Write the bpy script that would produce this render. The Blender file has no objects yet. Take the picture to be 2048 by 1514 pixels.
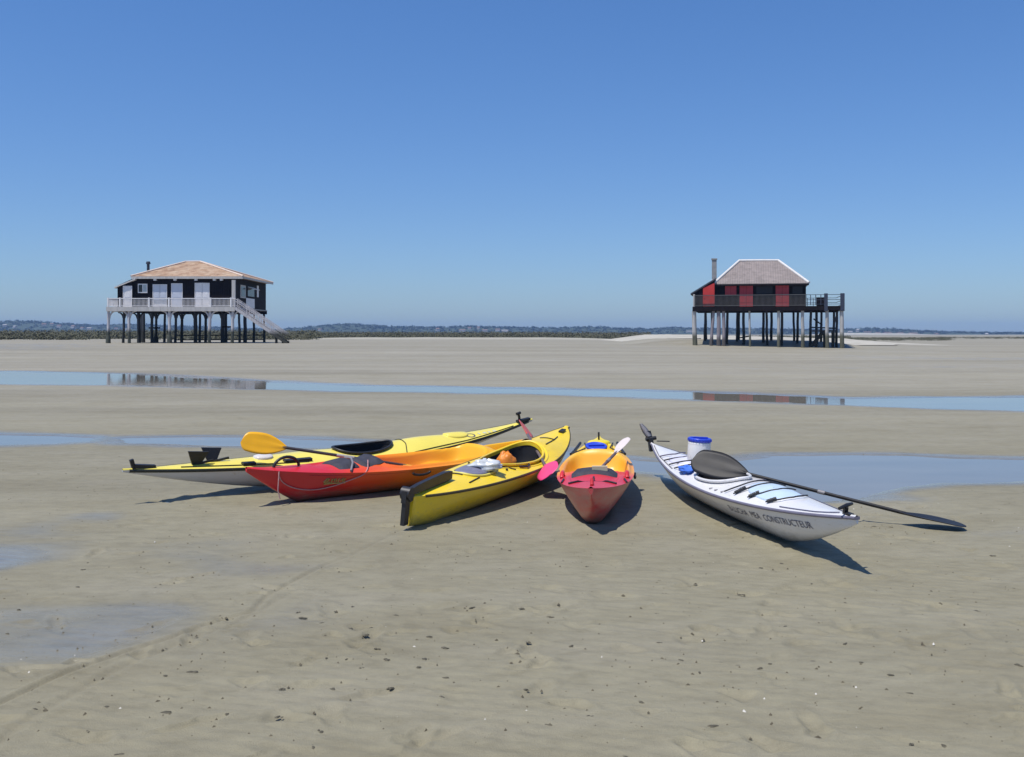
import bpy, math, random
import numpy as np
from mathutils import Vector, Matrix

random.seed(7)
RNG = np.random.default_rng(11)
SC = bpy.context.scene
COL = SC.collection
F, CX, HY, CH = 2050.0, 1024.0, 668.0, 1.6        # focal length (px of a 2048 frame), centre, horizon row, eye height
SUN = Vector((-0.30, -0.22, 1.0)).normalized()
rad = math.radians

# ------------------------------------------------------------------ helpers
def gp(px, py, z=0.0):
    """point of the ground (height z) seen in a given direction from the eye"""
    y = F * (CH - z) / (py - HY)
    return ((px - CX) * y / F, y)

def smooth(a, b, x):
    t = np.clip((x - a) / (b - a), 0, 1)
    return t * t * (3 - 2 * t)

def sstep(a, b, x):
    t = max(0.0, min(1.0, (x - a) / (b - a)))
    return t * t * (3 - 2 * t)

def new_mat(name):
    m = bpy.data.materials.new(name)
    m.use_nodes = True
    nt = m.node_tree
    return m, nt, nt.nodes['Principled BSDF']

def rgba(c):
    return (c[0], c[1], c[2], 1.0)

def tex_coord(nt, scale=(1, 1, 1)):
    tc = nt.nodes.new('ShaderNodeTexCoord')
    mp = nt.nodes.new('ShaderNodeMapping')
    mp.inputs['Scale'].default_value = scale
    nt.links.new(tc.outputs['Object'], mp.inputs['Vector'])
    return mp.outputs['Vector']

def noise(nt, vec, scale, detail=4, rough=0.55):
    n = nt.nodes.new('ShaderNodeTexNoise')
    n.inputs['Scale'].default_value = scale
    n.inputs['Detail'].default_value = detail
    n.inputs['Roughness'].default_value = rough
    nt.links.new(vec, n.inputs['Vector'])
    return n.outputs['Fac']

def ramp(nt, fac, stops):
    r = nt.nodes.new('ShaderNodeValToRGB')
    e = r.color_ramp.elements
    while len(e) < len(stops):
        e.new(0.5)
    for i, (p, c) in enumerate(stops):
        e[i].position = p
        e[i].color = rgba(c) if len(c) == 3 else c
    nt.links.new(fac, r.inputs['Fac'])
    return r.outputs['Color']

def mix(nt, fac, a, b, mode='MIX'):
    n = nt.nodes.new('ShaderNodeMix')
    n.data_type = 'RGBA'
    n.blend_type = mode
    if isinstance(fac, (int, float)):
        n.inputs[0].default_value = fac
    else:
        nt.links.new(fac, n.inputs[0])
    for s, v in ((6, a), (7, b)):
        if isinstance(v, tuple):
            n.inputs[s].default_value = rgba(v)
        else:
            nt.links.new(v, n.inputs[s])
    return n.outputs[2]

def math_n(nt, op, a, b=None, clamp=False):
    n = nt.nodes.new('ShaderNodeMath')
    n.operation = op
    n.use_clamp = clamp
    for s, v in ((0, a), (1, b)):
        if v is None:
            continue
        if isinstance(v, (int, float)):
            n.inputs[s].default_value = v
        else:
            nt.links.new(v, n.inputs[s])
    return n.outputs[0]

def bump(nt, bsdf, h, strength, dist):
    b = nt.nodes.new('ShaderNodeBump')
    b.inputs['Strength'].default_value = strength
    b.inputs['Distance'].default_value = dist
    nt.links.new(h, b.inputs['Height'])
    nt.links.new(b.outputs['Normal'], bsdf.inputs['Normal'])

def sandy(nt, col):
    tc = nt.nodes.new('ShaderNodeTexCoord')
    sp = nt.nodes.new('ShaderNodeSeparateXYZ')
    nt.links.new(tc.outputs['Object'], sp.inputs[0])
    n = noise(nt, tex_coord(nt, (1.5, 4, 4)), 5.0, 7, 0.75)
    z = math_n(nt, 'ADD', sp.outputs['Z'], math_n(nt, 'MULTIPLY', math_n(nt, 'SUBTRACT', n, 0.5), -0.30))
    f = ramp(nt, z, [(0.0, (0.75, 0.75, 0.75)), (0.085, (0.25, 0.25, 0.25)), (0.15, (0, 0, 0))])
    return mix(nt, f, col, (0.24, 0.21, 0.155))

def mat(name, c, rough=0.5, var=0.12, scale=6.0, bmp=0.0, bscale=40.0, stretch=(1, 1, 1), dirt=None, spec=0.5, keel=False):
    m, nt, b = new_mat(name)
    v = tex_coord(nt, stretch)
    lo = tuple(max(0, x * (1 - var)) for x in c)
    hi = tuple(min(1, x * (1 + var)) for x in c)
    col = ramp(nt, noise(nt, v, scale), [(0.3, lo), (0.7, hi)])
    if dirt:
        f = ramp(nt, noise(nt, v, scale * 3.1, 6, 0.7), [(dirt[1], (0, 0, 0)), (dirt[1] + 0.14, (1, 1, 1))])
        col = mix(nt, f, col, dirt[0])
    if keel:
        col = sandy(nt, col)
    nt.links.new(col, b.inputs['Base Color'])
    b.inputs['Roughness'].default_value = rough
    b.inputs['Specular IOR Level'].default_value = spec
    if bmp:
        bump(nt, b, noise(nt, v, bscale, 5), 1.0, bmp)
    return m

class MB:
    """collects shapes, then links them as one mesh object"""
    def __init__(s):
        s.v, s.f, s.sm = [], [], []
    def add(s, vs, fs, smooth=False):
        o = len(s.v)
        s.v += [tuple(p) for p in vs]
        s.f += [tuple(i + o for i in f) for f in fs]
        s.sm += [smooth] * len(fs)
    def box(s, a, b):
        (x0, y0, z0), (x1, y1, z1) = a, b
        vs = [(x0, y0, z0), (x1, y0, z0), (x1, y1, z0), (x0, y1, z0), (x0, y0, z1), (x1, y0, z1), (x1, y1, z1), (x0, y1, z1)]
        s.add(vs, [(3, 2, 1, 0), (4, 5, 6, 7), (0, 1, 5, 4), (1, 2, 6, 5), (2, 3, 7, 6), (3, 0, 4, 7)])
    def bar(s, p, q, w, h, up=(0, 0, 1)):
        p, q = Vector(p), Vector(q)
        d = (q - p).normalized()
        up = Vector(up)
        if abs(d.dot(up)) > 0.98:
            up = Vector((0, 1, 0))
        r = d.cross(up).normalized() * (w / 2)
        u = r.cross(d).normalized() * (h / 2)
        vs = [p - r - u, p + r - u, p + r + u, p - r + u, q - r - u, q + r - u, q + r + u, q - r + u]
        s.add(vs, [(3, 2, 1, 0), (4, 5, 6, 7), (0, 1, 5, 4), (1, 2, 6, 5), (2, 3, 7, 6), (3, 0, 4, 7)])
    def tube(s, pts, r, n=8, closed=False, caps=True):
        pts = [Vector(p) for p in pts]
        m = len(pts)
        rs = r if isinstance(r, (list, tuple)) else [r] * m
        rings = []
        ref = None
        for i in range(m):
            a = pts[(i - 1) % m] if (closed or i > 0) else pts[i]
            c = pts[(i + 1) % m] if (closed or i < m - 1) else pts[i]
            d = (c - a)
            d = d.normalized() if d.length > 1e-9 else Vector((1, 0, 0))
            if ref is None:
                ref = Vector((0, 0, 1)) if abs(d.z) < 0.9 else Vector((0, 1, 0))
            u = (ref - d * ref.dot(d))
            u = u.normalized() if u.length > 1e-6 else d.orthogonal().normalized()
            ref = u
            w = d.cross(u)
            rings.append([pts[i] + (u * math.cos(t) + w * math.sin(t)) * rs[i] for t in [2 * math.pi * k / n for k in range(n)]])
        s.loft(rings, closed_u=True, closed_v=closed, caps=caps and not closed)
    def loft(s, rings, closed_u=False, closed_v=False, caps=False, smooth=True, flip=False):
        n = len(rings[0])
        m = len(rings)
        vs = [p for r in rings for p in r]
        fs = []
        for i in range(m if closed_v else m - 1):
            j = (i + 1) % m
            for k in range(n if closed_u else n - 1):
                l = (k + 1) % n
                q = (i * n + k, i * n + l, j * n + l, j * n + k)
                fs.append(q[::-1] if flip else q)
        s.add(vs, fs, smooth)
        if caps:
            s.add(rings[0], [tuple(range(n))[::-1]])
            s.add(rings[-1], [tuple(range(n))])
    def lathe(s, prof, n=32, c=(0, 0)):
        rings = [[(c[0] + r * math.cos(2 * math.pi * k / n), c[1] + r * math.sin(2 * math.pi * k / n), z) for k in range(n)] for r, z in prof]
        s.loft(rings, closed_u=True, flip=False)
    def build(s, name, m, parent=None, loc=None):
        me = bpy.data.meshes.new(name)
        me.from_pydata(s.v, [], s.f)
        me.polygons.foreach_set('use_smooth', s.sm)
        me.validate(verbose=False)
        me.update()
        o = bpy.data.objects.new(name, me)
        me.materials.append(m)
        COL.objects.link(o)
        if parent:
            o.parent = parent
        if loc:
            o.location = loc
        return o

def tag(o, label=None, cat=None, group=None, kind=None):
    if label: o['label'] = label
    if cat: o['category'] = cat
    if group: o['group'] = group
    if kind: o['kind'] = kind
    return o

def thing(name, label, cat, loc=(0, 0, 0), rot=(0, 0, 0), group=None):
    o = bpy.data.objects.new(name, None)
    o.empty_display_size = 0.2
    COL.objects.link(o)
    o.location = loc
    o.rotation_euler = rot
    return tag(o, label, cat, group)

def np_mesh(name, verts, quads, m, smooth_=True):
    me = bpy.data.meshes.new(name)
    nv, nf = len(verts), len(quads)
    k = quads.shape[1]
    me.vertices.add(nv)
    me.vertices.foreach_set('co', verts.astype(np.float32).ravel())
    me.loops.add(nf * k)
    me.loops.foreach_set('vertex_index', quads.astype(np.int32).ravel())
    me.polygons.add(nf)
    me.polygons.foreach_set('loop_start', np.arange(0, nf * k, k, dtype=np.int32))
    me.polygons.foreach_set('use_smooth', np.full(nf, smooth_))
    me.update(calc_edges=True)
    me.validate()
    o = bpy.data.objects.new(name, me)
    me.materials.append(m)
    COL.objects.link(o)
    return o

# cheap smooth 2-D noise: a sum of randomly turned sines
_W = [(RNG.uniform(0, 6.28), RNG.uniform(0, 6.28), RNG.uniform(0.6, 1.7)) for _ in range(14)]
def fnoise(x, y, s, k0=0):
    r = 0
    for i in range(6):
        a, p, m = _W[(i + k0) % 14]
        r = r + np.sin((x * math.cos(a) + y * math.sin(a)) * s * m + p + 1.3 * np.sin((x * math.sin(a) - y * math.cos(a)) * s * m * 0.7 + 2 * p))
    return r / 6

# ------------------------------------------------------------------ ground
def terrain(x, y):
    """the sand bank rises gently away from the eye"""
    s = smooth(58, 112, y)
    z = s * (0.52 - 0.0125 * np.clip(x - 6, 0, 36))
    z = z + 0.68 * smooth(104, 115, y) * smooth(12, 19, x) * (1 - smooth(33, 42, x)) * (1 - smooth(130, 160, y))
    z = z + 0.05 * smooth(140, 400, y) * fnoise(x, y, 0.02)
    return z

def tz(x, y):
    return float(terrain(np.array([float(x)]), np.array([float(y)]))[0])

def px_poly(pts):
    return np.array([gp(*p) for p in pts])

WATER = [
    [(-300, 741), (0, 743), (230, 747), (330, 752), (420, 757), (530, 763), (700, 771), (900, 774), (1100, 778), (1260, 781), (1400, 784), (1610, 792), (1700, 797),
     (1850, 795), (2048, 794), (2400, 794), (2400, 824), (2048, 820), (1900, 817), (1750, 811), (1610, 806), (1400, 799), (1250, 793),
     (1050, 786), (850, 783), (650, 780), (530, 777), (400, 774), (230, 769), (0, 767), (-300, 766)],
    [(-250, 866), (0, 868), (120, 870), (180, 874), (170, 881), (100, 886), (0, 889), (-250, 890)],
    [(255, 875), (400, 873), (640, 878), (900, 888), (1110, 899), (1280, 920), (1400, 926), (1480, 917), (1560, 912), (1800, 910), (1900, 915), (2048, 917),
     (2400, 920), (2400, 968), (2048, 961), (1880, 964), (1800, 971), (1760, 980), (1720, 996), (1640, 1000), (1560, 997), (1480, 980), (1400, 958), (1330, 948),
     (1270, 942), (1110, 911), (900, 897), (760, 893), (600, 893), (400, 890), (260, 886)],
]
FILM = [
    (0.98, [(-300, 1045), (40, 1042), (150, 1036), (250, 1062), (200, 1085), (120, 1100), (60, 1140), (40, 1200), (-300, 1210)]),
    (0.85, [(-300, 1190), (120, 1195), (220, 1180), (330, 1190), (420, 1225), (330, 1255), (260, 1290), (150, 1330), (-300, 1340)]),
    (0.68, [(240, 1085), (480, 1100), (640, 1130), (560, 1160), (330, 1140)]),
    (0.75, [(1640, 1003), (1760, 985), (1800, 1000), (1700, 1040), (1640, 1040)]),
    (0.5, [(1880, 1055), (2100, 1050), (2100, 1090), (1930, 1082)]),
    (0.6, [(500, 1235), (620, 1190), (700, 1150), (760, 1140), (640, 1215), (480, 1290), (350, 1340), (330, 1320)]),
    (0.45, [(1680, 713), (1900, 715), (2300, 716), (2300, 721), (1900, 720), (1680, 716)]),
    (0.4, [(-200, 695), (150, 696), (250, 701), (100, 706), (-200, 708)]),
    (0.4, [(1500, 735), (2300, 730), (2300, 734), (1500, 738)]),
]
GROOVES = [
    (0.017, 0.013, [(806, 1058), (703, 1110), (654, 1129), (537, 1190), (503, 1222), (405, 1249), (342, 1273), (244, 1305), (122, 1351), (39, 1388), (-80, 1440)]),
    (0.024, 0.007, [(600, 1178), (480, 1240), (342, 1290), (250, 1330), (180, 1370), (60, 1435), (2, 1480), (-60, 1530)]),
    (0.09, 0.004, [(1096, 1134), (1236, 1213), (1376, 1302), (1489, 1392), (1623, 1510), (1700, 1580)]),
    (0.03, 0.010, [(1003, 1466), (1008, 1455), (1020, 1449), (1030, 1450)]),
    (0.03, 0.008, [(1004, 1476), (1005, 1486), (1012, 1492)]),
    (0.025, 0.010, [(782, 1452), (800, 1446), (822, 1442)]),
    (0.025, 0.009, [(740, 1482), (752, 1474), (762, 1473)]),
    (0.03, 0.009, [(838, 1490), (850, 1476), (872, 1469), (890, 1469)]),
]

def poly_sd(poly, x, y):
    """signed distance (positive inside) to a polygon, vectorised"""
    inside = np.zeros(x.shape, bool)
    d = np.full(x.shape, 1e9)
    n = len(poly)
    for i in range(n):
        ax, ay = poly[i]
        bx, by = poly[(i + 1) % n]
        c = ((ay > y) != (by > y))
        with np.errstate(divide='ignore', invalid='ignore'):
            xi = (bx - ax) * (y - ay) / (by - ay + 1e-12) + ax
        inside ^= c & (x < xi)
        ex, ey = bx - ax, by - ay
        t = np.clip(((x - ax) * ex + (y - ay) * ey) / (ex * ex + ey * ey + 1e-12), 0, 1)
        d = np.minimum(d, np.hypot(x - ax - t * ex, y - ay - t * ey))
    return np.where(inside, d, -d)

def line_d(pts, x, y):
    d = np.full(x.shape, 1e9)
    for i in range(len(pts) - 1):
        ax, ay = pts[i]
        ex, ey = pts[i + 1][0] - ax, pts[i + 1][1] - ay
        t = np.clip(((x - ax) * ex + (y - ay) * ey) / (ex * ex + ey * ey + 1e-12), 0, 1)
        d = np.minimum(d, np.hypot(x - ax - t * ex, y - ay - t * ey))
    return d

# boat contact lines press a shallow bed into the sand
def build_ground(m):
    dy = np.concatenate([np.arange(900, 60, -1.45), np.arange(60, 8, -0.5), np.geomspace(8, 0.66, 40)])
    ys = F * CH / dy
    ys = np.concatenate([[-40, -20, -8, -2, 1, 2, 2.6, 3.1], ys])
    u = np.linspace(-1, 1, 760)
    ext = np.geomspace(1.06, 4.5, 16)
    u = np.concatenate([-ext[::-1], u, ext])
    w = 1.6 + 0.62 * np.maximum(ys, 1.5)
    X = w[:, None] * u[None, :]
    Y = np.repeat(ys[:, None], len(u), 1)
    Z = terrain(X, Y)
    wet = np.zeros(X.shape)
    dip = np.zeros(X.shape)
    rng_near = (Y > 2.5) & (Y < 90)
    for pts in WATER:
        P = px_poly(pts)
        lo, hi = P[:, 1].min() - 3, P[:, 1].max() + 3
        sel = (Y > lo) & (Y < hi)
        x, y = X[sel], Y[sel]
        sd = poly_sd(P, x, y)
        sc = 0.012 * y
        sd = sd + sc * (1.1 * fnoise(x, y * 2.2, 1.6, 3) + 0.5 * fnoise(x, y * 2, 5.0, 5))
        a = smooth(-1.0, 1.6, sd / sc)
        dip[sel] = np.maximum(dip[sel], a)
        wet[sel] = np.maximum(wet[sel], smooth(-4.0, 0.4, sd / sc))
    for k, pts in FILM:
        P = px_poly(pts)
        lo, hi = P[:, 1].min() - 3, P[:, 1].max() + 3
        sel = (Y > lo) & (Y < hi)
        x, y = X[sel], Y[sel]
        sd = poly_sd(P, x, y)
        sc = 0.045 * y
        n = fnoise(x, y * 1.3, 1.9, 2) + 0.7 * fnoise(x, y * 1.5, 4.6, 7)
        a = smooth(-1.0, 1.5, sd / sc + 1.1 * n) * k * (0.72 + 0.45 * n)
        wet[sel] = np.maximum(wet[sel], np.clip(a, 0, 1))
    groove = np.zeros(X.shape)
    for wd, dp, pts in GROOVES:
        P = px_poly(pts)
        sel = (Y > P[:, 1].min() - 0.6) & (Y < P[:, 1].max() + 0.6)
        x, y = X[sel], Y[sel]
        d = line_d(P, x + 0.02 * fnoise(x, y, 3.0, 1), y + 0.02 * fnoise(x, y, 3.5, 4))
        amp = dp * (0.65 + 0.5 * fnoise(x, y, 2.3, 6))
        Z[sel] += -amp * np.exp(-(d / wd) ** 2) + 0.45 * amp * np.exp(-((d - 2.2 * wd) / wd) ** 2)
        groove[sel] = np.maximum(groove[sel], np.exp(-(d / (wd * 1.2)) ** 2) * min(1.0, dp / 0.012))
    Z += rng_near * (0.0035 * fnoise(X, Y, 2.1) + 0.0016 * fnoise(X, Y, 9.0, 4))
    fine = smooth(14, 7, Y) * rng_near
    Z += fine * 0.0020 * np.sin((X * 0.35 + Y * 1.0) * 62 + 3.5 * fnoise(X, Y, 1.7, 3)) * (0.6 + 0.6 * fnoise(X, Y, 1.1, 8))
    for k0, k1 in (((-3.67, 9.62), (0.21, 12.9)), ((0.35, 12.08), (-2.46, 9.445)), ((-0.862, 8.42), (0.6, 12.1)), ((1.03, 12.02), (0.63, 8.10)), ((1.60, 11.45), (2.315, 6.75))):
        a_, b_ = np.array(k0), np.array(k1)
        p, q = a_ + (b_ - a_) * 0.16, a_ + (b_ - a_) * 0.86
        sel = (Y > 6) & (Y < 14) & (np.abs(X) < 5)
        x, y = X[sel], Y[sel]
        d = line_d([p, q], x, y) + 0.05 * fnoise(x, y, 4.5, 2)
        Z[sel] += 0.014 * np.exp(-((d - 0.17) / 0.07) ** 2) * (1 + 0.6 * fnoise(x, y, 7.0, 5))
    DR = np.random.default_rng(5)
    for q in range(260):
        if q < 150:
            px, py = DR.uniform(250, 1950), DR.uniform(985, 1330)
        else:
            px, py = DR.uniform(-50, 2100), DR.uniform(1080, 1560)
        cx, cy = gp(px, py)
        ra, rb = DR.uniform(0.05, 0.15), DR.uniform(0.03, 0.06)
        t = DR.uniform(-0.7, 0.7) + (1.57 if DR.random() < 0.35 else 0)
        i0, i1 = np.searchsorted(ys, [cy - 0.5, cy + 0.5])
        x, y = X[i0:i1] - cx, Y[i0:i1] - cy
        e = np.hypot((x * math.cos(t) + y * math.sin(t)) / ra, (y * math.cos(t) - x * math.sin(t)) / rb)
        e = e * (1 + 0.25 * np.sin(3 * np.arctan2(y, x) + q))
        a = DR.uniform(0.004, 0.015)
        Z[i0:i1] += -a * np.exp(-e ** 4) + 0.35 * a * np.exp(-((e - 1.35) / 0.35) ** 2)
    Z -= dip * 0.034
    nr, nc = X.shape
    V = np.stack([X, Y, Z], -1).reshape(-1, 3)
    i = np.arange(nr - 1)[:, None] * nc + np.arange(nc - 1)[None, :]
    Q = np.stack([i, i + 1, i + 1 + nc, i + nc], -1).reshape(-1, 4)
    o = np_mesh('sand_flat', V, Q, m)
    at = o.data.attributes.new('wet', 'FLOAT', 'POINT')
    at.data.foreach_set('value', wet.astype(np.float32).ravel())
    at = o.data.attributes.new('groove', 'FLOAT', 'POINT')
    groove = groove * (0.7 + 0.5 * fnoise(X, Y, 5.0, 3))
    at.data.foreach_set('value', groove.astype(np.float32).ravel())
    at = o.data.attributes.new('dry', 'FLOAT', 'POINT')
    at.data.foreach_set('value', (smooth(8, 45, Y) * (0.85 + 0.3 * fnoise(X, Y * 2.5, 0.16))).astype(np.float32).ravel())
    tag(o, 'grey beige tidal sand flat with damp patches and drag marks', kind='structure')
    return o

def sand_material():
    m, nt, b = new_mat('wet_sand')
    tc = nt.nodes.new('ShaderNodeTexCoord')
    P = tc.outputs['Object']
    def scaled(s):
        mp = nt.nodes.new('ShaderNodeMapping')
        mp.inputs['Scale'].default_value = s
        nt.links.new(P, mp.inputs['Vector'])
        return mp.outputs['Vector']
    wet = nt.nodes.new('ShaderNodeAttribute'); wet.attribute_name = 'wet'
    gro = nt.nodes.new('ShaderNodeAttribute'); gro.attribute_name = 'groove'
    W, G = wet.outputs['Fac'], gro.outputs['Fac']
    big = noise(nt, scaled((0.10, 0.28, 1)), 1.0, 5, 0.6)
    mid = noise(nt, scaled((0.7, 1.5, 1)), 1.0, 5, 0.6)
    fine = noise(nt, scaled((5, 9, 1)), 1.0, 6, 0.7)
    grain = noise(nt, scaled((1, 1, 1)), 170.0, 3, 0.7)
    c = ramp(nt, big, [(0.32, (0.2122, 0.1898, 0.1244)), (0.5, (0.2396, 0.2169, 0.1474)), (0.68, (0.2582, 0.2386, 0.1727))])
    c = mix(nt, 0.55, c, ramp(nt, mid, [(0.30, (0.1968, 0.1735, 0.1088)), (0.5, (0.2374, 0.2169, 0.1474)), (0.7, (0.2671, 0.2451, 0.1804))]))
    c = mix(nt, 0.8, c, ramp(nt, fine, [(0.25, (0.36, 0.355, 0.34)), (0.5, (0.5, 0.5, 0.5)), (0.75, (0.58, 0.58, 0.57))]), 'OVERLAY')
    c = mix(nt, 0.6, c, ramp(nt, grain, [(0.25, (0.40, 0.40, 0.40)), (0.5, (0.5, 0.5, 0.5)), (0.8, (0.58, 0.58, 0.57))]), 'OVERLAY')
    band = noise(nt, scaled((0.02, 0.20, 1)), 1.0, 4, 0.6)
    c = mix(nt, 0.75, c, ramp(nt, band, [(0.34, (0.41, 0.405, 0.395)), (0.5, (0.5, 0.5, 0.5)), (0.66, (0.56, 0.56, 0.555))]), 'OVERLAY')
    # dark specks of weed and organic matter
    sp = nt.nodes.new('ShaderNodeTexVoronoi'); sp.inputs['Scale'].default_value = 5.0
    nt.links.new(scaled((1, 1.1, 1)), sp.inputs['Vector'])
    spk = ramp(nt, sp.outputs['Distance'], [(0.035, (1, 1, 1)), (0.085, (0, 0, 0))])
    gate = ramp(nt, noise(nt, scaled((0.8, 1.1, 1)), 1.0, 2), [(0.5, (0, 0, 0)), (0.62, (0.75, 0.75, 0.75))])
    c = mix(nt, mix(nt, 1.0, spk, gate, 'MULTIPLY'), c, (0.12, 0.105, 0.075))
    c = mix(nt, math_n(nt, 'MULTIPLY', G, 0.25), c, (0.17, 0.15, 0.105))
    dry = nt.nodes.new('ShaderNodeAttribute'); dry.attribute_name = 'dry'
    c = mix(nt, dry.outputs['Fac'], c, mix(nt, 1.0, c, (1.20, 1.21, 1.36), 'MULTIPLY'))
    dark = mix(nt, 1.0, c, (0.84, 0.85, 0.92), 'MULTIPLY')
    c = mix(nt, W, c, dark)
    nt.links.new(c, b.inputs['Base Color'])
    r = nt.nodes.new('ShaderNodeMapRange')
    r.inputs['From Min'].default_value = 0.15; r.inputs['From Max'].default_value = 0.75
    r.inputs['To Min'].default_value = 0.62; r.inputs['To Max'].default_value = 0.12
    wv = math_n(nt, 'ADD', W, math_n(nt, 'MULTIPLY', math_n(nt, 'SUBTRACT', mid, 0.5), 0.7))
    nt.links.new(wv, r.inputs['Value'])
    nt.links.new(r.outputs['Result'], b.inputs['Roughness'])
    b.inputs['IOR'].default_value = 1.36
    hb = math_n(nt, 'ADD', math_n(nt, 'MULTIPLY', fine, 1.0), math_n(nt, 'MULTIPLY', grain, 0.25))
    k = math_n(nt, 'SUBTRACT', 1.0, math_n(nt, 'MULTIPLY', W, 0.93))
    bump(nt, b, math_n(nt, 'MULTIPLY', hb, k), 0.75, 0.020)
    return m

def water_material():
    m, nt, b = new_mat('shallow_water')
    v = tex_coord(nt, (0.5, 1.4, 1))
    nt.links.new(ramp(nt, noise(nt, v, 0.6), [(0.3, (0.17, 0.16, 0.13)), (0.7, (0.23, 0.215, 0.175))]), b.inputs['Base Color'])
    b.inputs['Roughness'].default_value = 0.03
    b.inputs['IOR'].default_value = 1.33
    bump(nt, b, noise(nt, tex_coord(nt, (1, 2.5, 1)), 5.0, 3), 0.10, 0.004)
    return m

build_ground(sand_material())
wm = MB()
wm.add([(-90, 9.3, -0.0125), (90, 9.3, -0.0125), (90, 56, -0.0125), (-90, 56, -0.0125)], [(0, 1, 2, 3)])
tag(wm.build('shallow_water', water_material()), 'shallow sky blue tide water standing in the hollows of the sand', kind='structure')

# ------------------------------------------------------------------ materials for boats
YEL = mat('lemon_yellow_gelcoat', (0.78, 0.66, 0.12), 0.28, 0.05, 3, dirt=((0.66, 0.60, 0.16), 0.62))
YEL2 = mat('bright_yellow_plastic', (0.84, 0.60, 0.028), 0.32, 0.06, 3, stretch=(1, 3, 3), dirt=((0.58, 0.46, 0.10), 0.58), keel=True)
WHITE = mat('white_gelcoat', (0.70, 0.69, 0.69), 0.22, 0.03, 3, stretch=(1, 3, 3), dirt=((0.56, 0.54, 0.50), 0.60), keel=True)
HULLW = mat('off_white_hull', (0.60, 0.59, 0.60), 0.25, 0.04, 3, stretch=(1, 3, 3), dirt=((0.46, 0.43, 0.38), 0.58), keel=True)
BLACK = mat('black_rubber', (0.018, 0.018, 0.021), 0.45, 0.3, 14)
DARK = mat('dark_interior_fill', (0.012, 0.012, 0.015), 0.7, 0.3, 10)
SEAM = mat('black_seam_tape', (0.022, 0.022, 0.016), 0.4, 0.2, 10)
GSEAM = mat('grey_seam_tape', (0.16, 0.15, 0.20), 0.4, 0.1, 10)
HATCHG = mat('blue_grey_hatch_rubber', (0.17, 0.17, 0.24), 0.5, 0.15, 12)
PALEBLUE = mat('pale_blue_hatch', (0.50, 0.62, 0.76), 0.35, 0.06, 6)
BLUE = mat('royal_blue_plastic', (0.03, 0.07, 0.55), 0.35, 0.12, 10)
BLUECLOTH = mat('blue_cloth', (0.05, 0.16, 0.62), 0.8, 0.2, 14, bmp=0.004, bscale=60)
GOLD = mat('faded_gold_decal', (0.36, 0.23, 0.07), 0.5, 0.3, 30)
LETTER = mat('dark_blue_lettering', (0.075, 0.075, 0.13), 0.5, 0.15, 30)
CORD = mat('pale_pink_cord', (0.50, 0.27, 0.26), 0.8, 0.2, 60)
PAINTW = mat('white_drum_plastic', (0.72, 0.72, 0.70), 0.4, 0.04, 8)
PADB = mat('grey_foam_pad', (0.030, 0.030, 0.045), 0.75, 0.3, 18, bmp=0.003, bscale=50)
STEEL = mat('weathered_grey_metal', (0.22, 0.21, 0.22), 0.45, 0.2, 14)
ORANGEBAG = mat('orange_dry_bag_fabric', (0.72, 0.22, 0.015), 0.5, 0.15, 12, bmp=0.004, bscale=30)

def gradient_mat(name, L, stops, scuff_sheen=None, amt=0.62):
    """rotomoulded plastic whose colours run into one another along the boat"""
    m, nt, b = new_mat(name)
    tc = nt.nodes.new('ShaderNodeTexCoord')
    sp = nt.nodes.new('ShaderNodeSeparateXYZ')
    nt.links.new(tc.outputs['Object'], sp.inputs[0])
    v = tex_coord(nt, (1.2, 3, 3))
    n = noise(nt, v, 1.4, 4, 0.6)
    x = math_n(nt, 'ADD', sp.outputs['X'], math_n(nt, 'MULTIPLY', math_n(nt, 'SUBTRACT', n, 0.5), 0.55))
    mr = nt.nodes.new('ShaderNodeMapRange')
    mr.inputs['From Min'].default_value = -L / 2; mr.inputs['From Max'].default_value = L / 2
    nt.links.new(x, mr.inputs['Value'])
    c = ramp(nt, mr.outputs['Result'], stops)
    if scuff_sheen:
        f = ramp(nt, noise(nt, tex_coord(nt, (1, 3, 6)), 4.0, 7, 0.75), [(amt - 0.22, (0, 0, 0)), (amt + 0.1, (0.85, 0.85, 0.85))])
        c = mix(nt, f, c, scuff_sheen)
    c = sandy(nt, c)
    nt.links.new(c, b.inputs['Base Color'])
    b.inputs['Roughness'].default_value = 0.34
    bump(nt, b, noise(nt, tex_coord(nt), 9.0, 3), 0.3, 0.004)
    return m

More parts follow.
